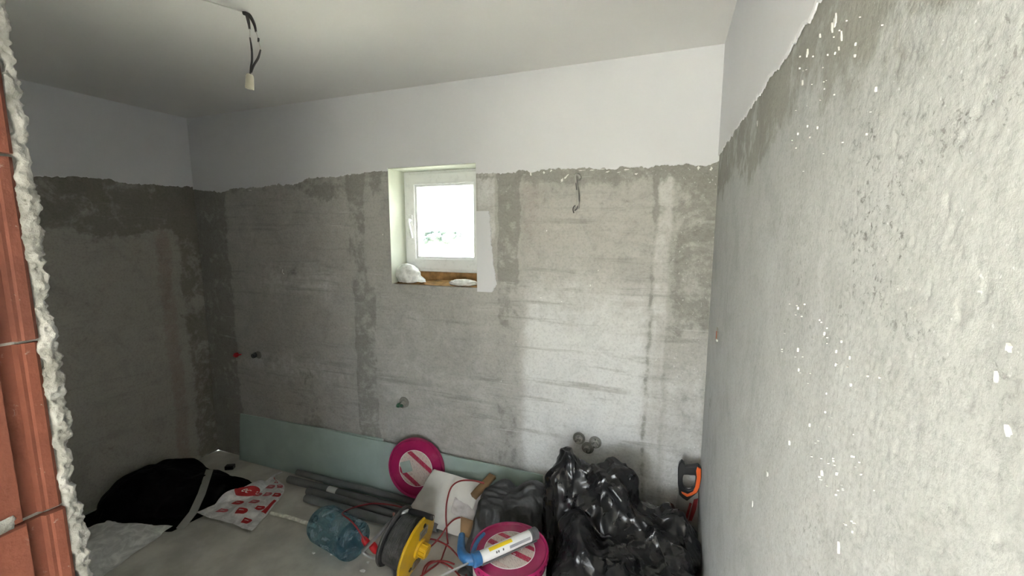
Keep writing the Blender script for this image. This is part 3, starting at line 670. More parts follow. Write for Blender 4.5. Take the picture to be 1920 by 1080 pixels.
def creases(X, seed, amp, wl=(.09, .34), n=7, main=None, spread=1.2, warp=.07, sharp=1.0):
    """crisp folds: warped triangle waves displaced along the surface normal"""
    gg = np.random.default_rng(seed); gu = np.gradient(X, axis=1); gv = np.gradient(X, axis=0); N = np.cross(gu, gv); N /= np.linalg.norm(N, axis=-1, keepdims=True) + 1e-9
    x, y, z = X[..., 0], X[..., 1], X[..., 2]
    wx = x + warp * fbm(x * 5, y * 5, z * 5, seed=seed, oct=2); wy = y + warp * fbm(x * 5 + 9, y * 5, z * 5, seed=seed + 1, oct=2); wz = z + warp * fbm(x * 5, y * 5 + 9, z * 5, seed=seed + 2, oct=2)
    d = 0
    for k in range(n):
        L = wl[0] * (wl[1] / wl[0]) ** (k / max(1, n - 1)); a = (main if main is not None else gg.random() * math.pi) + spread * gg.normal() * .6
        v = np.array([math.cos(a), math.sin(a), .4 * gg.normal()]); v /= np.linalg.norm(v); t = (wx * v[0] + wy * v[1] + wz * v[2]) / L + gg.random()
        tri = 1 - 2 * np.abs(2 * (t - np.floor(t)) - 1) ** sharp; m = .35 + .9 * np.clip(fbm(x * 3.5 + k * 5, y * 3.5, z * 3.5, seed=seed + 30 + k, oct=2) + .35, 0, 1)
        d = d + tri * m * L * .5
    d = d / (np.abs(d).max() + 1e-9) * amp
    return X + N * d[..., None]
def heap(P, hills, k=.045, base=.0):
    x, y = P[..., 0], P[..., 1]; acc = np.exp(np.full(x.shape, base) / k)
    for (cx, cy, rx, ry, h, rot) in hills:
        c_, s_ = math.cos(rot), math.sin(rot); u = ((x - cx) * c_ + (y - cy) * s_) / rx; v = (-(x - cx) * s_ + (y - cy) * c_) / ry
        acc = acc + np.exp(h * np.clip(1 - (u * u + v * v) ** 1.15, 0, None) ** .62 / k) - 1
    Q = P.copy(); Q[..., 2] = k * np.log(acc); return Q
def drop_on(X, Y, gap=.01, rad=.03):
    A = X.reshape(-1, 3).copy(); B = Y.reshape(-1, 3)
    for i in range(0, len(A), 400):
        a = A[i:i + 400]; d2 = ((a[:, None, :2] - B[None, :, :2]) ** 2).sum(-1); zb = np.where(d2 < rad * rad, B[None, :, 2], -9).max(1); A[i:i + 400, 2] = np.maximum(a[:, 2], zb + gap)
    return A.reshape(X.shape)
def quad_grid(p00, p10, p11, p01, nx, ny):
    u, v = np.meshgrid(np.linspace(0, 1, nx), np.linspace(0, 1, ny)); u, v = u[..., None], v[..., None]
    a, b, c, d = [np.asarray(p, float) for p in (p00, p10, p11, p01)]
    return a * (1 - u) * (1 - v) + b * u * (1 - v) + c * u * v + d * (1 - u) * v
def sheet(name, X, mat, parent=None, sub=1, thick=.0012):
    ny, nx = X.shape[:2]; idx = np.arange(nx * ny).reshape(ny, nx)
    q = np.stack([idx[:-1, :-1], idx[:-1, 1:], idx[1:, 1:], idx[1:, :-1]], -1).reshape(-1, 4)
    me = bpy.data.meshes.new(name); me.from_pydata(X.reshape(-1, 3).tolist(), [], q.tolist()); o = link(name, me, mat, parent, True)
    if thick: s_ = o.modifiers.new('thickness', 'SOLIDIFY'); s_.thickness = thick; s_.offset = -1
    if sub: s_ = o.modifiers.new('smooth', 'SUBSURF'); s_.levels = sub; s_.render_levels = sub
    return o
FLOORP = (2, 1, .003)
WALLS = [FLOORP, (0, -1, XR - .006), (1, -1, D - .008), (0, 1, XL + .008)]

# ================================================================== things
# ---- plasterboard strips leaning on the back wall
def board(name, x0, x1, h0, h1, yb, yt, th, label):
    mb = MB(); v = []
    for (x, h) in ((x0, h0), (x1, h1)):
        for (z, y) in ((.002, yb), (h, yt)): v += [(x, y, z), (x, y + th, z)]
    f = [(0, 2, 6, 4), (1, 5, 7, 3), (2, 3, 7, 6), (0, 4, 5, 1), (0, 1, 3, 2), (4, 6, 7, 5)]
    mb.add(v, f); o = mb.build(name, [M['tile_green'], M['gypsum_core']], bevel=.001)
    for p in o.data.polygons:
        if p.normal.y > -.5 and abs(p.normal.y) < .6: p.material_index = 1
    o.data.polygons[2].material_index = 0
    return tag(o, label, 'plasterboard')
board('plasterboard_strip', -3.09, -1.75, .362, .392, 2.178, 2.2145, .0125, 'long green plasterboard strip leaning on the back wall, left end near corner')
board('plasterboard_strip', -2.235, -.63, .385, .378, 2.158, 2.199, .0125, 'green plasterboard strip in front of another, running behind the magenta lid')

# ---- grey drain pipes on the floor
pm = {}
def pipe(a, b, r, label, mat=None):
    a, b = np.array(a, float), np.array(b, float); L = np.linalg.norm(b - a)
    root = thing('drain_pipe', label, 'pipe', tuple(a), 'grey drain pipes on the floor')
    m = frame_mat((0, 0, 0), b - a)
    MB().lathe([(r, 0), (r, L), (r - .003, L), (r - .003, 0)], m, 24, close=True).build('tube', M['pipe'], root, smooth=True, angle=40)
    return root, m
pipe((-2.43, 2.122, .066), (-1.20, 2.128, .066), .02, 'thin grey drain pipe lying against the foot of the plasterboard')
r_, m_ = pipe((-2.47, 2.085, .026), (-1.25, 2.085, .026), .025, 'grey drain pipe with a small white sticker')
MB().lathe([(.0253, .36), (.0256, .36), (.0256, .435), (.0253, .435)], m_, 24, close=True).build('sticker', M['label_white'], r_, smooth=True, angle=40)
pipe((-2.235, 2.028, .026), (-1.22, 2.018, .026), .025, 'grey drain pipe between the stickered pipe and the front pipe')
pipe((-2.185, 1.962, .026), (-1.28, 1.955, .026), .025, 'front grey drain pipe of the four on the floor, nearest the bottle')

# ---- magenta bucket lids
def label_mat(name, seed):
    t = NT(name); x, y, z = t.xyz(); d = t.math('ADD', t.math('MULTIPLY', x, .8), t.math('MULTIPLY', y, .6)); wv = t.math('SINE', t.math('MULTIPLY_ADD', d, 95, seed)); w2 = t.math('SINE', t.math('MULTIPLY_ADD', d, 41, seed * 1.7))
    c = t.mix(t.ss(wv, .15, .35), (.62, .50, .46), (.42, .02, .07)); c = t.mix(t.ss(w2, .1, .3), c, (.60, .53, .49))
    c = t.mix(t.math('MULTIPLY', t.ss(t.noise(90, 3, .5, vec=t.mapping(scale=(3, .6, 1))), .56, .6), .6), c, (.34, .22, .22)); t.set(Base_Color=c, Roughness=.55); return t.m
M['lid_label'] = label_mat('lid_label_print', .6); M['lid_label2'] = label_mat('bucket_label_print', 2.2)
def lid(root, mat4, R=.165):
    body = MB().lathe([(0, 0), (R - .012, 0), (R - .010, -.003), (R - .006, .006), (R, .008), (R + .002, .004), (R + .002, -.022), (R - .002, -.024), (R - .004, -.004), (0, -.006)], mat4, 56).build('lid', M['magenta'], root, smooth=True, angle=35)
    return body
ld = thing('bucket_lid', 'round magenta bucket lid standing against the green plasterboard', 'lid', (-1.448, 2.14, .09))
nrm = Vector((.10, -.98, .12)).normalized(); m4 = frame_mat((0, 0, .198), nrm)
lo = lid(ld, m4, .187)
def disc_label(name, root, m4, R, mat, z=.0022):
    o = MB().lathe([(0, 0), (R, 0), (R, .0012), (0, .0012)], None, 48).build(name, mat, root); o.matrix_parent_inverse = Matrix(); o.matrix_local = m4 @ Matrix.Translation((0, 0, z)); return o
disc_label('round_label', ld, m4 @ Matrix.Rotation(1.9, 4, 'Z'), .112, M['lid_label'], .0005)
MB().lathe([(.1125, .0005), (.1155, .0005), (.1155, .002), (.1125, .002)], m4, 48, close=True).build('label_rim', M['white_print'], ld)
sq = MB().box((-.034, -.034, 0), (.034, .034, .008)).build('grey_square', M['tile_green'], ld); sq.matrix_local = m4 @ Matrix.Translation((.005, .062, .004)) @ Matrix.Rotation(.35, 4, 'Z')  # thin grey-green square set on the lid face
sq['label'] = 'small square grey-green piece on the lid'

# ---- magenta bucket
BX, BY, BH = -.598, 1.572, .40
bk = thing('paint_bucket', 'magenta plastic bucket with a closed lid beside the black bags', 'bucket', (BX, BY, .003))
MB().lathe([(0, 0), (.138, 0), (.142, .004), (.160, BH - .03), (.164, BH - .03), (.164, BH - .024), (.157, BH - .024), (.157, BH - .01), (.150, BH - .01), (0, BH - .012)], None, 56).build('body', M['magenta'], bk, smooth=True, angle=35)
m4 = Matrix.Translation((0, 0, BH - .003)); lid(bk, m4, .168)
tb = MB()
for i in range(34):
    a = 2 * math.pi * i / 34; m = Matrix.Rotation(a, 4, 'Z') @ Matrix.Translation((.1701, 0, BH - .012)); tb.box((-.002, -.0065, -.0045), (.0012, .0065, .0035), m)
tb.build('lid_slot_shade', M['magenta_shaded'], bk)  # raised dark blocks paint the shade of the rim slots
disc_label('round_label', bk, m4 @ Matrix.Rotation(.7, 4, 'Z'), .108, M['lid_label2'], .0005)
MB().lathe([(.108, .0005), (.111, .0005), (.111, .002), (.108, .002)], m4, 48, close=True).build('label_rim', M['white_print'], bk)
lt = MB()
for (x, y, w, h_) in ((.03, -.02, .012, .003), (.03, -.03, .012, .003), (.05, .02, .004, .02), (-.045, -.06, .03, .006), (-.045, -.07, .022, .005), (-.04, -.082, .016, .004)): lt.box((x - w / 2, y - h_ / 2, BH - .0013), (x + w / 2, y + h_ / 2, BH - .0005))
lt.build('label_lettering', M['white_print'], bk)['kind'] = 'stuff'
MB().lathe([(.1555, .22), (.160, .345), (.1612, .345), (.1567, .22)], Matrix.Rotation(-2.6, 4, 'Z'), 56, close=True).build('side_label', M['label_white'], bk, smooth=True, angle=35)

# ---- caulking gun lying on the bucket lid
GZ = BH + .003 + .030
A = np.array([-.512, 1.664, GZ]); B = np.array([-.682, 1.442, GZ + .004]); dv = (B - A) / np.linalg.norm(B - A); side = np.array([dv[1], -dv[0], 0]); side = side if side[0] < 0 else -side
cg = thing('caulking_gun', 'blue caulking gun loaded with a white and yellow cartridge on the bucket', 'caulking gun', tuple((A + B) / 2))
off = (A + B) / 2; Lc = np.linalg.norm(B - A); m = frame_mat(tuple(A - off), dv)
MB().lathe([(0, .0), (.024, .0), (.024, Lc), (0, Lc)], m, 32).build('cartridge', M['cart_white'], cg, smooth=True, angle=40)
MB().lathe([(.0262, -.006), (.0262, .004), (.0246, .006), (.0246, .022), (.0262, .024), (.0252, .028), (.0241, .030), (.0241, -.006)], m, 32, close=True).build('front_cap', M['dark_grey'], cg, smooth=True, angle=40)
MB().lathe([(.0, -.010), (.021, -.010), (.0245, -.006), (0, -.006)], m, 24).build('front_disc', M['cart_white'], cg, smooth=True, angle=40)
def patch(name, a0, a1, z0, z1, mat, r=.0243):
    v, f = [], []; n = 8
    for i in range(n + 1):
        t = a0 + (a1 - a0) * i / n
        for z in (z0, z1): v.append(m @ Vector((r * math.cos(t), r * math.sin(t), z)))
    for i in range(n): f.append((2 * i, 2 * i + 1, 2 * i + 3, 2 * i + 2))
    return MB().add(v, f).build(name, mat, cg)
# local x of m points up; y is across
sgn = 1 if (m.to_3x3() @ Vector((0, 1, 0))).dot(Vector((0, -1, 0))) > 0 else -1     # side turned to the viewer
patch('yellow_print', sgn * -.1, sgn * .62, Lc * .45, Lc * .85, M['cart_yellow'])
patch('grey_print', sgn * 1.0, sgn * 1.5, Lc * .14, Lc * .52, M['print_grey'])
for z0 in (.62, .70, .735): patch('small_print', sgn * .95, sgn * 1.3, Lc * z0, Lc * (z0 + .022), M['dark_grey'])
Pw = lambda s_, a_, u_: B - off + dv * s_ + side * a_ + np.array([0, 0, u_])       # along gun, sideways, up
MB().lathe([(.0, Lc - .002), (.0285, Lc - .002), (.0285, Lc + .028), (.022, Lc + .034), (0, Lc + .034)], m, 28).build('end_bracket', M['blue'], cg, smooth=True, angle=40)
MB().tube([Pw(.02, .0, 0), Pw(.045, .02, .0), Pw(.05, .06, .0), Pw(.03, .11, .002), Pw(.005, .155, .004)], [.020, .022, .019, .016, .014], 12).build('handle', M['blue'], cg, smooth=True)
MB().tube([Pw(.03, .01, .0), Pw(.0, .045, .01), Pw(-.035, .075, .016), Pw(-.075, .095, .018)], [.014, .010, .008, .007], 10).build('trigger', M['blue'], cg, smooth=True)
MB().tube([Pw(.0, 0, 0), Pw(.17, -.004, -.002), Pw(.19, -.004, -.002), Pw(.20, -.004, -.02)], .0042, 10, k=8).build('push_rod', M['steel'], cg, smooth=True)
MB().tube([Pw(-Lc * .98, .027, -.004), Pw(0, .027, -.004)], .004, 8, spline=False).tube([Pw(-Lc * .98, -.022, -.018), Pw(0, -.022, -.018)], .004, 8, spline=False).build('cradle', M['dark_grey'], cg, smooth=True, angle=40)

# ---- cable reel
RC = np.array([-1.160, 1.695, .165]); rn = Vector((.97, .0, -.22)).normalized()
rl = thing('cable_reel', 'yellow and black cable reel on a bent steel tube stand', 'cable reel', (RC[0], RC[1], 0))
m = frame_mat((0, 0, RC[2]), rn)
fl_ = MB().lathe([(0, -.006), (.150, -.006), (.158, -.002), (.160, .004), (.155, .010), (.132, .016), (.070, .020), (0, .020)], m, 48).build('front_flange', M['yellow'], rl, smooth=True, angle=35)
MB().lathe([(.0, .018), (.050, .018), (.048, .030), (.030, .032), (0, .032)], m, 32).build('hub_boss', M['yellow'], rl, smooth=True, angle=35)
kn = MB().lathe([(0, .03), (.032, .03), (.032, .066), (.028, .071), (0, .071)], m, 24).build('winding_knob', M['yellow'], rl, smooth=True, angle=35)
for i in range(10):
    a = 2 * math.pi * i / 10; mm = m @ Matrix.Rotation(a, 4, 'Z') @ Matrix.Translation((.033, 0, .05)); MB().box((-.003, -.0045, -.018), (.004, .0045, .018), mm).build('knob_rib', M['yellow'], kn, bevel=.0015)
def at_disc(x, z, dz=0): 
    # x: horizontal across the disc (towards the viewer), z: up the disc
    return None
up_l = Vector((0, 0, 1)) - rn * rn.z; up_l.normalize(); ac_l = up_l.cross(rn)
def dpt(a, u, n_): return Vector((0, 0, RC[2])) + ac_l * a + up_l * u + rn * n_
for (a, u) in ((.02, .118), (-.055, -.088), (.06, -.09)):
    mm = frame_mat(dpt(a, u, .0), rn); MB().lathe([(0, .012), (.0115, .012), (.0115, .0205), (.006, .0205), (.006, .0165), (0, .0165)], mm, 18).build('rivet_hole', M['black_plastic'], fl_)
for (a, u, w) in ((.015, .082, .048), (.0, -.085, .05)):
    mm = frame_mat(dpt(a, u, .014), rn, up_l); MB().box((-.024, -.036, 0), (.024, .036, .012), mm).build('socket_flap', M['clear_flap'], fl_, bevel=.004)
MB().lathe([(.06, -.006), (.06, -.125)], m, 32).build('drum_core', M['black_plastic'], rl, smooth=True)
cv = MB()
for lay, (rr, ph) in enumerate(((.118, 0), (.127, .004))):
    pts = []
    for i in range(13 * 28):
        t = 2 * math.pi * i / 28; zz = -.012 - .108 * i / (13 * 28); pts.append(m @ Vector((rr * math.cos(t), rr * math.sin(t), zz + ph)))
    cv.tube([tuple(p) for p in pts], .0056, 6, spline=False)
cv.lathe([(.121, -.01), (.121, -.122)], m, 32); cv.build('wound_cable', M['drum'], rl, smooth=True)
MB().lathe([(0, -.122), (.148, -.122), (.152, -.128), (.148, -.136), (0, -.136)], m, 48).build('back_flange', M['drum'], rl, smooth=True, angle=35)
base = np.array([RC[0], RC[1], 0]); W_ = lambda px, py, z: tuple(on_z(px, py, z) - base)
MB().tube([W_(812, 971, .315), W_(772, 958, .315), W_(755, 962, .315), W_(738, 972, .28), W_(712, 1000, .2), W_(688, 1025, .12), W_(681, 1034, .09), W_(690, 1042, .07), W_(716, 1050, .06), W_(735, 1064, .05), W_(741, 1085, .04), W_(742, 1110, .02)], .0095, 12).build('tube_stand', M['steel'], rl, smooth=True)
MB().tube([W_(812, 971, .315), W_(790, 964, .315), W_(768, 958, .315)], [.014, .0155, .015], 12).build('handle_grip', M['black_plastic'], rl, smooth=True)
MB().tube([W_(738, 962, .29), W_(741, 985, .27), W_(742, 1010, .24), W_(743, 1023, .2)], .0062, 8).build('loose_cord_end', M['pink_cord'], rl, smooth=True)

# ---- red extension cable
base = on_z(760, 1000, 0); Wc = lambda px, py, z: tuple(on_z(px, py, z) - base)
rc = thing('extension_cable', 'thin red extension cable looping over the paper sack and pipes', 'cable', tuple(base))
def cord(pts, r=.0045): return MB().tube([Wc(*p) for p in pts], r, 8).build('cord', M['red_cord'], rc, smooth=True)
cord([(770, 955, .10), (735, 947, .075), (700, 944, .06), (668, 950, .055), (648, 958, .16), (642, 964, .212), (655, 974, .219), (668, 988, .214), (680, 1006, .17), (686, 1014, .13)])
MB().tube([tuple(on_y(px, py, y_) - base) for (px, py, y_) in ((908, 906, 2.07), (886, 901, 2.06), (862, 902, 2.05), (846, 914, 2.04), (838, 940, 2.02), (836, 965, 1.99), (837, 985, 1.97))] + [Wc(838, 1004, .03), Wc(840, 1020, .008)], .0045, 8).build('cord', M['red_cord'], rc, smooth=True)
cord([(880, 976, .10), (868, 970, .13), (852, 974, .11), (838, 987, .09), (828, 1003, .06), (815, 1018, .01), (802, 1030, .008)])
cord([(790, 1010, .01), (815, 1012, .02), (840, 1024, .01), (858, 1042, .008), (872, 1062, .008), (874, 1085, .008), (868, 1110, .008)])
cord([(792, 1076, .008), (797, 1062, .008), (808, 1053, .008), (826, 1054, .008), (846, 1064, .008), (862, 1080, .008), (880, 1100, .008)])
cord([(838, 1020, .008), (832, 1036, .008), (824, 1054, .014), (800, 1072, .01), (770, 1095, .008)])
cord([(796, 1075, .01), (803, 1060, .012), (820, 1052, .02), (838, 1053, .012), (852, 1058, .01)])
pa, pb = np.array(Wc(682, 1010, .14)), np.array(Wc(690, 1022, .10)); mm = frame_mat(tuple(pa), pb - pa)
MB().lathe([(0, -.01), (.008, -.01), (.017, .006), (.019, .03), (.019, .045), (0, .045)], mm, 20).build('plug', M['red_plug'], rc, smooth=True, angle=40)
pa, pb = np.array(Wc(697, 1021, .11)), np.array(Wc(707, 1036, .06)); mm = frame_mat(tuple(pa), pb - pa)
MB().lathe([(0, 0), (.018, 0), (.021, .012), (.018, .045), (.010, .06), (0, .06)], mm, 20).build('coupling_socket', M['red_plug'], rc, smooth=True, angle=40)

# ---- blue water bottle lying on the floor
b0, b1 = np.array([-1.868, 1.735, .106]), np.array([-1.545, 1.675, .106]); ax = (b1 - b0); Lb = np.linalg.norm(ax)
bt = thing('water_bottle', 'large crumpled blue plastic water bottle lying on its side', 'bottle', (b0[0], b0[1], .003))
m = frame_mat((0, 0, .103), ax)
dent = lambda t, h: 1 + (.09 * fbm(math.cos(t) * 1.3 + 3, math.sin(t) * 1.3, h * 7, seed=77, oct=3) - .02) * float(sstep(.36, .1, h)) + .012 * float(fbm(math.cos(t) * 3, math.sin(t) * 3, h * 22, seed=78, oct=2))
prof = [(0.016, -.012), (.017, .0), (.030, .012), (.062, .022), (.088, .045), (.098, .07)]
for k in range(11): zz = .08 + .020 * k; prof += [(.101, zz), (.096 if k % 2 else .0985, zz + .009)]
prof += [(.101, .305), (.101, .335), (.096, .347), (.078, .350), (.068, .338), (.03, .334), (0, .334)]
o = MB().lathe(prof, m, 64, dent=lambda t, h: float(dent(t, h))).build('bottle_body', M['bottle'], bt, smooth=True)
MB().lathe([(.1022, .312), (.1035, .318), (.1022, .324)], m, 64, dent=lambda t, h: float(dent(t, h))).build('base_ring', M['bottle'], bt, smooth=True)
MB().lathe([(.017, -.014), (.020, -.014), (.020, -.004), (.017, -.004)], m, 24, close=True).build('neck_ring', M['bottle'], bt, smooth=True)

# ---- white stick
s0, s1 = on_z(508, 962, .012), on_z(592, 986, .012)
st = MB().tube([s0, s0 * .6 + s1 * .4 + np.array([0, .004, .002]), s1], [.0105, .0115, .0115], 12).build('wooden_stick', M['stick'], smooth=True)
tag(st, 'dirty white round stick between the printed bag and the water bottle', 'stick')

# ---- white paper sack with torn paper and cardboard
def slab_sheet(name, quad, th, mat, nx=26, ny=26, bump=.01, seed=0, sub=1):
    P = quad_grid(*quad, nx, ny); u, v = np.meshgrid(np.linspace(0, 1, nx), np.linspace(0, 1, ny))
    nrm = np.cross(P[0, -1] - P[0, 0], P[-1, 0] - P[0, 0]); nrm /= np.linalg.norm(nrm); nrm = nrm if nrm[2] > 0 else -nrm
    f1 = fbm(u * 4, v * 4, seed=seed); rid = 1 - np.abs(fbm(u * 3 + .5 * f1, v * 3, seed=seed + 3)); P = P + nrm * (bump * (f1 + 1.2 * (rid - .7)) + .6 * bump * np.sin(u * math.pi) * np.sin(v * math.pi))[..., None]
    P[..., 2] = np.maximum(P[..., 2], .004)
    return sheet(name, P, mat, None, sub, th)
ps = slab_sheet('paper_sack', (on_z(757, 972, .02), on_z(868, 1010, .02), on_y(903, 906, 2.10), on_y(812, 879, 2.13)), .006, M['paper'], bump=.014, seed=611)
tag(ps, 'flattened white paper sack leaning up behind the cable reel', 'sack')
P = quad_grid(on_z(845, 960, .17), on_z(893, 985, .14), on_z(905, 925, .22), on_z(858, 915, .24), 26, 26)
P[..., 2] += .018 * fbm(P[..., 0] * 22, P[..., 1] * 22, seed=621); tp = sheet('crumpled_paper', P, M['paper_torn'], None, 1, .002)
tag(tp, 'torn crumpled grey-white paper lying on the paper sack', 'paper')
def cardpiece(quad, th, label):
    o = slab_sheet('cardboard_piece', quad, th, M['card'], 8, 8, .002, 5, 0); return tag(o, label, 'cardboard')
cardpiece((on_z(863, 1002, .10), on_z(885, 1012, .10), on_z(893, 978, .16), on_z(864, 968, .16)), .005, 'brown cardboard scrap between the paper sack and the magenta bucket')
cardpiece((on_z(882, 925, .30), on_z(891, 932, .30), on_z(929, 892, .34), on_z(918, 887, .34)), .02, 'brown cardboard edge sticking out above the dusty grey sack')

# ---- black bags in the corner
P = quad_grid((-.66, 1.22, .0), (.172, 1.22, .0), (.172, 2.17, .0), (-.66, 2.15, .0), 190, 200)
hills = [(-.455, 1.97, .13, .15, .72, .2), (-.23, 1.96, .25, .19, .665, -.1), (-.37, 1.97, .14, .14, .63, 0), (-.03, 1.90, .26, .26, .50, .5), (-.20, 1.64, .28, .32, .42, -.3), (.08, 1.68, .20, .36, .43, .0), (-.35, 1.74, .15, .26, .50, .3), (.1, 1.95, .16, .24, .38, 0)]
X = heap(P, hills, k=.06)
X = creases(X, 5, .060, wl=(.22, .42), n=3, main=.75, spread=.5, warp=.06, sharp=.75); X = creases(X, 9, .034, wl=(.10, .19), n=3, main=.7, spread=.8, warp=.06, sharp=.75)
X = creases(X, 11, .016, wl=(.06, .10), n=3, main=2.2, spread=.7, warp=.05, sharp=.8); X = creases(X, 14, .005, wl=(.025, .05), n=4, main=.85, spread=1.1, warp=.03)
dx, dy = X[..., 0] - BX, X[..., 1] - BY; r = np.hypot(dx, dy) + 1e-9; pu = (r < .186) & (X[..., 2] < .47)     # the bag hugs the bucket
X[..., 0] = np.where(pu, BX + dx / r * .186, X[..., 0]); X[..., 1] = np.where(pu, BY + dy / r * .186, X[..., 1])
X[..., 0] = np.minimum(X[..., 0], XR - .008); X[..., 1] = np.minimum(X[..., 1], D - .01); X[..., 2] = np.maximum(X[..., 2], .004)
bb = sheet('refuse_bag', X, M['black_film'], None, 1, .001); tag(bb, 'big heap of shiny black plastic refuse bags in the right corner', 'bag')
BAG = X
P = quad_grid((-.97, 1.77, .0), (-.53, 1.78, .0), (-.53, 2.14, .0), (-.93, 2.14, .0), 96, 84)
X = heap(P, [(-.75, 1.97, .20, .19, .41, .2), (-.62, 2.0, .15, .14, .44, 0), (-.84, 1.93, .12, .14, .31, 0)])
X = creases(X, 25, .038, wl=(.10, .26), n=5, main=1.9, spread=.8); X = creases(X, 29, .018, wl=(.04, .10), n=6, main=1.9, spread=1.2); X = creases(X, 34, .003, wl=(.015, .04), n=5, spread=1.5)
dx, dy = X[..., 0] - BX, X[..., 1] - BY; r = np.hypot(dx, dy) + 1e-9; pu = (r < .186) & (X[..., 2] < .47)
X[..., 0] = np.where(pu, BX + dx / r * .186, X[..., 0]); X[..., 1] = np.where(pu, BY + dy / r * .186, X[..., 1])
X[..., 2] = np.maximum(X[..., 2], .004); X[..., 1] = np.minimum(X[..., 1], 2.145)
gb = sheet('refuse_sack', X, M['grey_film'], None, 1, .001); tag(gb, 'dusty dark grey plastic sack slumped behind the magenta bucket', 'bag')

# ---- black sacking on the left
P = quad_grid((-3.37, 1.17, 0), (-2.70, 1.46, 0), (-2.60, 1.99, 0), (-3.37, 1.95, 0), 90, 80)
X = heap(P, [(-3.19, 1.67, .28, .32, .19, 0), (-2.98, 1.74, .26, .24, .13, .3), (-2.76, 1.86, .16, .13, .085, .2)], k=.02)
X = creases(X, 45, .016, wl=(.10, .3), n=5); X = creases(X, 49, .006, wl=(.03, .1), n=5); X[..., 2] = np.maximum(X[..., 2], .004); X[..., 0] = np.maximum(X[..., 0], XL + .008); SACK = X
lb_ = sheet('black_sacking', X, M['black_cloth'], None, 1, .001); tag(lb_, 'matt black sacking spread on the floor by the left wall', 'sacking')
s_pts = [on_z(393, 880, .13), on_z(378, 925, .10), on_z(362, 960, .07), on_z(338, 990, .022)]
v, f = [], []; T = [np.array(p) for p in s_pts]; wv = np.array([.024, .008, 0])
PP = []
for i in range(len(T) - 1):
    for t in np.linspace(0, 1, 5, endpoint=False): PP.append(T[i] * (1 - t) + T[i + 1] * t)
PP.append(T[-1])
for p in PP: v += [p - wv, p + wv, p + wv - np.array([0, 0, .006]), p - wv - np.array([0, 0, .006])]
for i in range(len(PP) - 1):
    for k in range(4): a, b = i * 4 + k, i * 4 + (k + 1) % 4; f.append((a, b, b + 4, a + 4))
f += [(0, 1, 2, 3), tuple(len(v) - 4 + k for k in (3, 2, 1, 0))]
sp = MB().add(v, f).build('plastic_strip', M['strip'], bevel=.001); tag(sp, 'flat pale grey strip lying across the black sacking', 'strip')
P = quad_grid((-3.26, 1.08, 0), (-2.66, 1.04, 0), (-2.735, 1.49, 0), (-3.10, 1.35, 0), 70, 62)
X = heap(P, [(-2.98, 1.24, .3, .2, .06, .2)], k=.02)
X = creases(X, 55, .016, wl=(.12, .32), n=4); X = creases(X, 59, .005, wl=(.03, .1), n=5); X[..., 2] = np.maximum(X[..., 2], .004)
X = drop_on(X, SACK, .008)
for _ in range(4): X[1:-1, 1:-1, 2] = np.maximum(X[1:-1, 1:-1, 2], (X[:-2, 1:-1, 2] + X[2:, 1:-1, 2] + X[1:-1, :-2, 2] + X[1:-1, 2:, 2]) / 4)
ws = sheet('plastic_sheet', X, M['grey_film2'], None, 1, .001); tag(ws, 'crumpled greyish white plastic sheet beside the brick doorway edge', 'sheet')

# ---- printed carrier bag
P = quad_grid((-2.71, 1.615, .05), (-2.25, 1.63, .03), (-2.445, 2.09, .10), (-2.585, 2.15, .14), 52, 60)
X = cloth(P, 1.045, [((-2.49, 2.09, .026), (.12, .05, .03)), ((-2.62, 1.9, .0), (.09, .12, .07)), ((-2.45, 1.72, 0), (.12, .06, .05))], steps=40, iters=8, bend=.35, lim=dict(planes=[(2, 1, .02), (1, -1, 2.15)]), noise=.02, seed=21, fric=.8)
X = creases(X, 65, .006, wl=(.05, .16), n=5); X[..., 2] = np.maximum(X[..., 2], .006); X = drop_on(X, SACK, .008, .02)
cb = thing('carrier_bag', 'white plastic carrier bag printed with small red tags', 'carrier bag', (-2.5, 1.8, 0))
Xl = X - np.array([-2.5, 1.8, 0]); sheet('bag_film', Xl, M['bag_white'], cb, 1, .001)
ny_, nx_ = X.shape[:2]; gu = np.gradient(Xl, axis=1); gv = np.gradient(Xl, axis=0); NN = np.cross(gu, gv); NN /= np.linalg.norm(NN, axis=-1, keepdims=True) + 1e-9; NN = np.where(NN[..., 2:3] < 0, -NN, NN)
def surf(u, v, off_):
    x, y = np.clip(u, 0, 1) * (nx_ - 1), np.clip(v, 0, 1) * (ny_ - 1); i, j = int(min(x, nx_ - 2)), int(min(y, ny_ - 2)); a, b = x - i, y - j
    g2 = lambda Q: Q[j, i] * (1 - a) * (1 - b) + Q[j, i + 1] * a * (1 - b) + Q[j + 1, i + 1] * a * b + Q[j + 1, i] * (1 - a) * b
    return g2(Xl) + g2(NN) * off_
def uvpatch(name, polyfn, nu, nv, mat, parent, off_=.003):
    v, f = [], []
    for j in range(nv + 1):
        for i in range(nu + 1): u_, v_ = polyfn(i / nu, j / nv); v.append(surf(u_, v_, off_))
    for j in range(nv):
        for i in range(nu): a = j * (nu + 1) + i; f.append((a, a + 1, a + nu + 2, a + nu + 1))
    return MB().add(v, f).build(name, mat, parent)
def tagfn(cu, cv_, w, h_, ang):
    ca, sa = math.cos(ang), math.sin(ang)
    def fn(s_, t_):
        x = (s_ - .5) * w * (1 if s_ < .85 else 1); y = (t_ - .5) * h_ * (1 if s_ < .8 else max(.35, 1 - (s_ - .8) * 3.2)); return cu + ca * x - sa * y, cv_ + sa * x + ca * y
    return fn
tags = [(.28, .14, 1), (.30, .31, 0), (.62, .17, 0), (.80, .10, 0), (.78, .34, 0), (.55, .40, 1), (.60, .58, 1), (.86, .62, 0), (.45, .70, 1), (.80, .78, 1), (.50, .84, 1), (.55, .96, 0), (.36, .52, 1)]
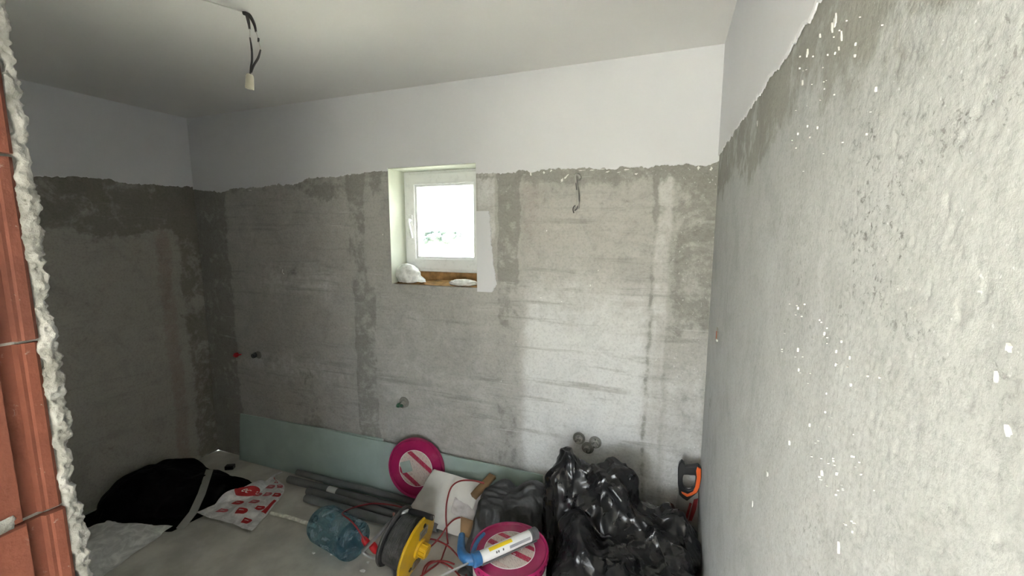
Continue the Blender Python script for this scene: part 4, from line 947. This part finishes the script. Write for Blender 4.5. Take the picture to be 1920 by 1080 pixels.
for i, (u, v_, fd) in enumerate(tags):
    k = 1 / (1 - .62 * v_); t_ = uvpatch('printed_tag', tagfn(u, v_, .135 * k, .075, .18), 6, 4, M['print_red_faded' if fd else 'print_red'], cb)
    uvpatch('tag_lettering', tagfn(u - .01 * k, v_ + .002, .06 * k, .009, .18), 4, 1, M['white_print'], t_, .0042)
def roundel(s_, t_):
    a = 2 * math.pi * s_; r = t_; return .16 + .18 * r * math.cos(a), .47 + .085 * r * math.sin(a) + .06 * r * math.cos(a)
rd = uvpatch('red_roundel', roundel, 28, 5, M['print_red'], cb, .0035)
def side_tag(s_, t_): return .97 - .10 * t_ * (1 - .35 * s_), .28 + .24 * s_
uvpatch('red_tag', side_tag, 6, 4, M['print_red'], cb, .0035)
tc = bpy.data.curves.new('lettering', 'FONT'); tc.body = 'ec'; tc.size = 1.0; tc.shear = .25; tc.align_x = 'CENTER'
tob = bpy.data.objects.new('lettering', tc); COL.objects.link(tob); dg = bpy.context.evaluated_depsgraph_get(); tm = bpy.data.meshes.new_from_object(tob.evaluated_get(dg)); bpy.data.objects.remove(tob)
for vv_ in tm.vertices: x, y = vv_.co.x, vv_.co.y; p = surf(.13 + .15 * x + .0 * y, .435 + .03 * x + .105 * y, .0055); vv_.co = Vector(p)
link('lettering', tm, M['white_print'], rd)
m_ = surf(.29, .535, .005); mb = MB(); mb.lathe([(0, 0), (.006, 0), (.006, .001), (0, .001)], Matrix.Translation(Vector(m_)), 12); mb.build('white_dot', M['white_print'], rd)

# ---- handsaw standing in the corner
SY = 2.135
S2 = lambda px, py: on_y(px, py, SY)
hs = thing('handsaw', 'handsaw with a black and orange handle standing in the right corner', 'handsaw', tuple(S2(1290, 930)))
so = S2(1290, 930); L2 = lambda px, py, dy=0: S2(px, py) - so + np.array([0, dy, 0])
bl_top = [L2(1268, 926), L2(1307, 926)]
MB().prism([L2(1273, 915), L2(1308, 915), L2(1309, 985), np.array([.042, 0, -S2(1290, 930)[2] + .02]), np.array([-.01, 0, -S2(1290, 930)[2] + .02]), L2(1262, 978)], (0, 1, 0), .002).build('blade', M['blade'], hs)
outer = [(1271, 905), (1271, 880), (1273, 868), (1278, 862), (1283, 867), (1285, 873), (1298, 872), (1309, 870), (1315, 876), (1315, 892), (1312, 910), (1309, 920), (1299, 928), (1288, 937), (1280, 932), (1273, 925)]
inner = [(1280, 905), (1280, 895), (1281, 889), (1283, 888), (1285, 888), (1287, 888), (1296, 889), (1301, 889), (1304, 890), (1304, 898), (1303, 906), (1301, 912), (1296, 915), (1290, 917), (1285, 914), (1282, 910)]
MB().ring([L2(*p, -.014) for p in outer], [L2(*p, -.014) for p in inner], (0, 1, 0), .028).build('handle', M['black_plastic'], hs, smooth=True, angle=60, bevel=.004)
oo = [(1307, 872), (1314, 876), (1314, 892), (1311, 910), (1306, 920), (1297, 925), (1288, 928), (1279, 922), (1277, 918), (1289, 923), (1299, 918), (1303, 910), (1306, 892), (1305, 880)]
MB().prism([L2(*p, -.019) for p in oo], (0, 1, 0), .012).build('orange_grip', M['orange'], hs, bevel=.002)
MB().prism([L2(*p, -.004) for p in [(1293, 942), (1297, 944), (1288, 974), (1284, 972)]], (0, 1, 0), .003).build('red_stripe', M['saw_red_shaded'], hs)
MB().prism([L2(*p, -.004) for p in [(1301, 936), (1309, 934), (1305, 955), (1297, 976), (1291, 975)]], (0, 1, 0), .003).build('red_stripe', M['saw_red_shaded'], hs)
MB().prism([L2(*p, -.004) for p in [(1272, 960), (1279, 962), (1275, 976), (1270, 974)]], (0, 1, 0), .003).build('printed_mark', M['black_plastic'], hs)

# ---- lamp wiring hanging from the ceiling
wp = np.array([-1.572, 1.275, H])
lw = thing('lamp_wire', 'bare lamp wires with an ivory connector hanging from the ceiling', 'wire', tuple(wp))
def wire(pts, r, mat, name): return MB().tube(pts, r, 8).build(name, mat, lw, smooth=True)
wire([(-.14, -.26, -.002), (-.059, -.11, -.003), (-.02, -.04, -.003), (0, 0, -.004)], .0028, M['chip'], 'ceiling_cable')
wire([(0, 0, -.002), (.012, .006, -.006), (.018, .008, -.03), (.022, .008, -.052)], [.006, .007, .006, .004], M['wire_dark'], 'taped_wire')
wire([(.002, 0, -.004), (.022, .012, -.010), (.038, .018, -.035), (.046, .018, -.06)], [.006, .007, .006, .004], M['wire_dark'], 'taped_wire')
wire([(.022, .008, -.05), (.026, .006, -.062), (.026, .004, -.082)], .002, M['wire_white'], 'bare_core')
wire([(.046, .018, -.058), (.056, .018, -.078), (.058, .018, -.085), (.064, .018, -.105), (.066, .018, -.118)], .0022, M['wire_white'], 'bare_core')
wire([(.026, .004, -.08), (.034, .002, -.115), (.034, .0, -.15), (.026, -.002, -.175), (.018, -.002, -.198)], [.003, .0042, .0042, .0042, .003], M['wire_dark'], 'taped_wire')
wire([(.066, .018, -.116), (.056, .012, -.142), (.038, .004, -.165), (.024, .0, -.188)], [.003, .0045, .0042, .003], M['wire_dark'], 'taped_wire')
wire([(.058, .018, -.080), (.058, .017, -.092)], .004, M['wire_dark'], 'taped_wire')
lw.scale = (.85, 1, 1.18)
mm = frame_mat((.014, 0, -.192), (-.16, -.03, -1))
MB().lathe([(0, 0), (.010, 0), (.0145, .006), (.0165, .045), (.0150, .047), (.0140, .044), (.013, .012), (0, .012)], mm, 20).build('connector', M['connector'], lw, smooth=True, angle=40)

# ---- wall outlets
c = on_y(1083, 332); wc = thing('wall_cable', 'short grey cable loop dangling from the back wall right of window', 'cable', (c[0], D, c[2]))
MB().tube([(.012, .004, -.008), (.010, -.012, .003), (0, -.018, .010), (-.008, -.020, -.002), (-.003, -.022, -.04), (.005, -.026, -.085), (.008, -.030, -.125), (.003, -.03, -.150)], .0062, 8).build('cord', M['strip'], wc, smooth=True)
MB().tube([(-.006, -.021, -.018), (-.002, -.027, -.04), (.003, -.03, -.068)], .0025, 6).build('dark_core', M['wire_dark'], wc, smooth=True)
for p in ([(.004, -.03, -.145), (-.008, -.03, -.150), (-.014, -.032, -.165), (-.010, -.03, -.185)], [(.004, -.03, -.145), (.010, -.03, -.150), (.004, -.03, -.165), (-.006, -.03, -.172)]): MB().tube(p, .003, 6).build('wire_end', M['wire_dark'], wc, smooth=True)
MB().lathe([(0, .002), (.013, .002), (.012, .006), (0, .006)], frame_mat((.010, 0, -.004), (0, -1, 0)), 16).build('wall_hole', M['mortar_dark'], wc)

c = on_y(450, 665); ro = thing('pipe_plug', 'small red plastic pipe plug on the dark left of back wall', 'pipe plug', (c[0], D, c[2]))
MB().lathe([(0, -.004), (.017, -.004), (.017, .02), (.013, .024), (0, .024)], frame_mat((-.03, 0, -.002), (.35, -1, 0)), 18).build('cap', M['red_plug'], ro, smooth=True, angle=40)
MB().tube([(-.03, -.026, -.004), (.0, -.03, .002), (.04, -.02, .012)], [.008, .007, .004], 8).build('lever', M['print_red'], ro, smooth=True)
c = on_y(480, 665); ro = thing('pipe_outlet', 'dark grey pipe outlet in the wall beside the red plug', 'pipe outlet', (c[0], D, c[2]))
MB().lathe([(.012, .03), (.017, .03), (.02, -.004), (.012, -.004)], frame_mat((0, 0, 0), (.15, -1, -.1)), 18, close=True).build('socket', M['drum'], ro, smooth=True, angle=40)
MB().lathe([(0, .012), (.0125, .012), (.0125, .016), (0, .016)], frame_mat((0, 0, 0), (.15, -1, -.1)), 18).build('bore', M['black_plastic'], ro)
MB().lathe([(0, .002), (.03, .002), (.028, .006), (0, .006)], frame_mat((.03, 0, .003), (0, -1, 0)), 14).build('mortar_patch', M['mortar_dark'], ro)
c = on_y(758, 755); ro = thing('pipe_outlet', 'green pipe outlet with a pale ring below the window', 'pipe outlet', (c[0], D, c[2]))
MB().lathe([(0, .002), (.036, .002), (.033, .006), (0, .006)], frame_mat((0, 0, .004), (0, -1, 0)), 16).build('wall_hole', M['mortar_dark'], ro)
MB().lathe([(.013, .045), (.018, .045), (.018, -.004), (.013, -.004)], frame_mat((0, 0, 0), (.25, -1, -.1)), 20, close=True).build('ring', M['chrome'], ro, smooth=True, angle=40)
MB().tube([(.004, -.03, 0), (-.016, -.035, -.006), (-.032, -.022, -.016), (-.04, -.004, -.022)], [.014, .015, .013, .01], 12).build('elbow', M['outlet_green'], ro, smooth=True)
c = on_y(1101, 826); ro = thing('tap_connection', 'pair of dusty chrome tap connections in the wall above the black bags', 'tap connection', (c[0], D, c[2]))
for (dx, dz) in ((-.045, .008), (.045, .0)):
    MB().lathe([(.034, .003), (.034, .007), (.022, .009), (.022, .003)], frame_mat((dx, 0, dz), (0, -1, 0)), 20, close=True).build('wall_socket', M['mortar_dark'], ro)
    k = MB().lathe([(.0, -.006), (.020, -.006), (.020, .028), (.017, .034), (.011, .034), (.010, .026), (0, .026)], frame_mat((dx, 0, dz), (.05, -1, 0)), 20).build('connector', M['chrome'], ro, smooth=True, angle=40)
MB().lathe([(.0, -.006), (.018, -.006), (.018, .02), (.014, .026), (0, .026)], frame_mat((.002, 0, -.042), (0, -1, -.1)), 18).build('plug', M['chrome'], ro, smooth=True, angle=40)
MB().lathe([(0, .002), (.034, .002), (.031, .006), (0, .006)], frame_mat((.004, 0, -.042), (0, -1, 0)), 18).build('mortar_patch', M['mortar_dark'], ro)

# ---- crumpled film on the window sill
def crumple(name, c, r, seed, label, cat, mat, squash=(1, 1, 1), n=4):
    bm = bmesh.new(); bmesh.ops.create_icosphere(bm, subdivisions=n, radius=1)
    co = np.array([v.co[:] for v in bm.verts]); d = fbm(co[:, 0] * 1.5, co[:, 1] * 1.5, co[:, 2] * 1.5, seed=seed); rid = 1 - np.abs(fbm(co[:, 0] * 2.6, co[:, 1] * 2.6, co[:, 2] * 2.6, seed=seed + 7, oct=3)) * 2.2
    co = co * (1 + .35 * d + .28 * rid)[:, None]; co = co * np.array(squash) * r; lo_ = -np.array(squash)[2] * r * .75; co[:, 2] = np.maximum(co[:, 2], lo_) - lo_
    for v, p in zip(bm.verts, co): v.co = p
    me = bpy.data.meshes.new(name); bm.to_mesh(me); bm.free(); o = link(name, me, mat, None, True); o.location = c; return tag(o, label, cat)
crumple('crumpled_bag', (-1.565, D + .062, WZ0 + .006), .074, 701, 'crumpled white plastic bag in the left corner of the window sill', 'bag', M['whitefilm'], (.95, .62, .80))
P = quad_grid((-1.50, D + .02, WZ0 + .02), (-1.40, D + .015, WZ0 + .015), (-1.44, D + .07, WZ0 + .03), (-1.53, D + .05, WZ0 + .1), 16, 16); P[..., 2] += .006 * fbm(P[..., 0] * 60, P[..., 1] * 60, seed=705)
tag(sheet('plastic_scrap', P, M['whitefilm'], None, 1, .0008), 'thin white plastic tail hanging beside the crumpled bag on the sill', 'plastic scrap')
crumple('crumpled_film', (-1.165, D + .055, WZ0 + .004), .055, 711, 'flat crumpled white plastic film on the right of the window sill', 'plastic scrap', M['whitefilm'], (1.35, .6, .34))

# ---- debris on the floor
g = np.random.default_rng(44)
spots = [(588, 1038, .010, 'small white plaster crumb below the left end of the water bottle'), (622, 1040, .010, 'small white plaster crumb just below the middle of the water bottle'), (680, 1072, .016, 'largest white plaster crumb on the floor, at the bottom edge left of reel'),
         (690, 1056, .009, 'white plaster crumb under the bend of the steel reel stand'), (717, 984, .010, 'white plaster crumb between the pipes and the reel stand'), (843, 1066, .009, 'white plaster crumb amid the red cable loops on the floor'), (392, 935, .008, 'tiny pale crumb between black sacking and the printed bag')]
for i, (px, py, r, lab) in enumerate(spots):
    p = on_z(px, py, .0)
    mb = MB(off=(p[0], p[1], 0)); g2 = np.random.default_rng(900 + i); n = 7; pts = [np.array([p[0] + r * (.6 + .7 * g2.random()) * math.cos(2 * math.pi * k / n), p[1] + r * .6 * (.6 + .7 * g2.random()) * math.sin(2 * math.pi * k / n), .0005]) for k in range(n)]
    o = mb.prism(pts, (0, 0, 1), .004 + .004 * g2.random()).build('plaster_crumb', M['chip']); o.location = (p[0], p[1], .001)
    tag(o, lab, 'debris', 'plaster crumbs on the floor')
p = on_z(372, 872, .0)
o = MB().box((-.03, -.02, 0), (.03, .02, .03), Matrix.Translation((-3.03, 2.06, .003)) @ Matrix.Rotation(.5, 4, 'Z')).build('plastic_offcut', M['black_plastic'], bevel=.004); tag(o, 'small dark offcut on the floor near the back left corner', 'debris')

# ================================================================== outside the window
gnd = MB().box((-120, -80, -1.2), (60, 160, -1.0)).build('ground_outside', M['ground']); tag(gnd, 'pale dry field outside the window', 'ground', kind='structure')
def tree(x, y, hgt, rad, seed, label, n=9):
    root = thing('tree', label, 'tree', (x, y, -1.0), 'trees far behind the window'); gg = np.random.default_rng(seed)
    MB().tube([(0, 0, 0), (.05, 0, hgt * .35), (0, .05, hgt * .7)], [.16, .11, .05], 8).build('trunk', M['bark'], root, smooth=True)
    bm = bmesh.new()
    for k in range(n):
        a = gg.random() * 6.28; rr = rad * gg.random() ** .5; c = np.array([rr * math.cos(a), rr * math.sin(a), hgt * (.45 + .45 * gg.random())]); s_ = rad * (.3 + .3 * gg.random())
        st0 = len(bm.verts); r0 = bmesh.ops.create_icosphere(bm, subdivisions=3, radius=1)
        for v in r0['verts']:
            q = np.array(v.co[:]); d = float(fbm(q[0] * 2 + k, q[1] * 2, q[2] * 2, seed=seed, oct=3)); v.co = Vector(q * (1 + .45 * d) * s_ * np.array([1, 1, .75]) + c)
    me = bpy.data.meshes.new('crown'); bm.to_mesh(me); bm.free(); link('crown', me, M['leaf'], root)
def at_far(px, y): q = on_y(px, 440, y); return q[0]
tree(at_far(812, 40), 40, 3.5, 1.1, 3, 'leafy tree seen far off through the left of the pane')
tree(at_far(826, 46), 46, 3.2, 1.0, 4, 'lower bushy tree just right of the leafy tree in the pane')
tree(at_far(857, 70), 70, 3.3, .8, 5, 'small faint tree far off through the right of the pane')
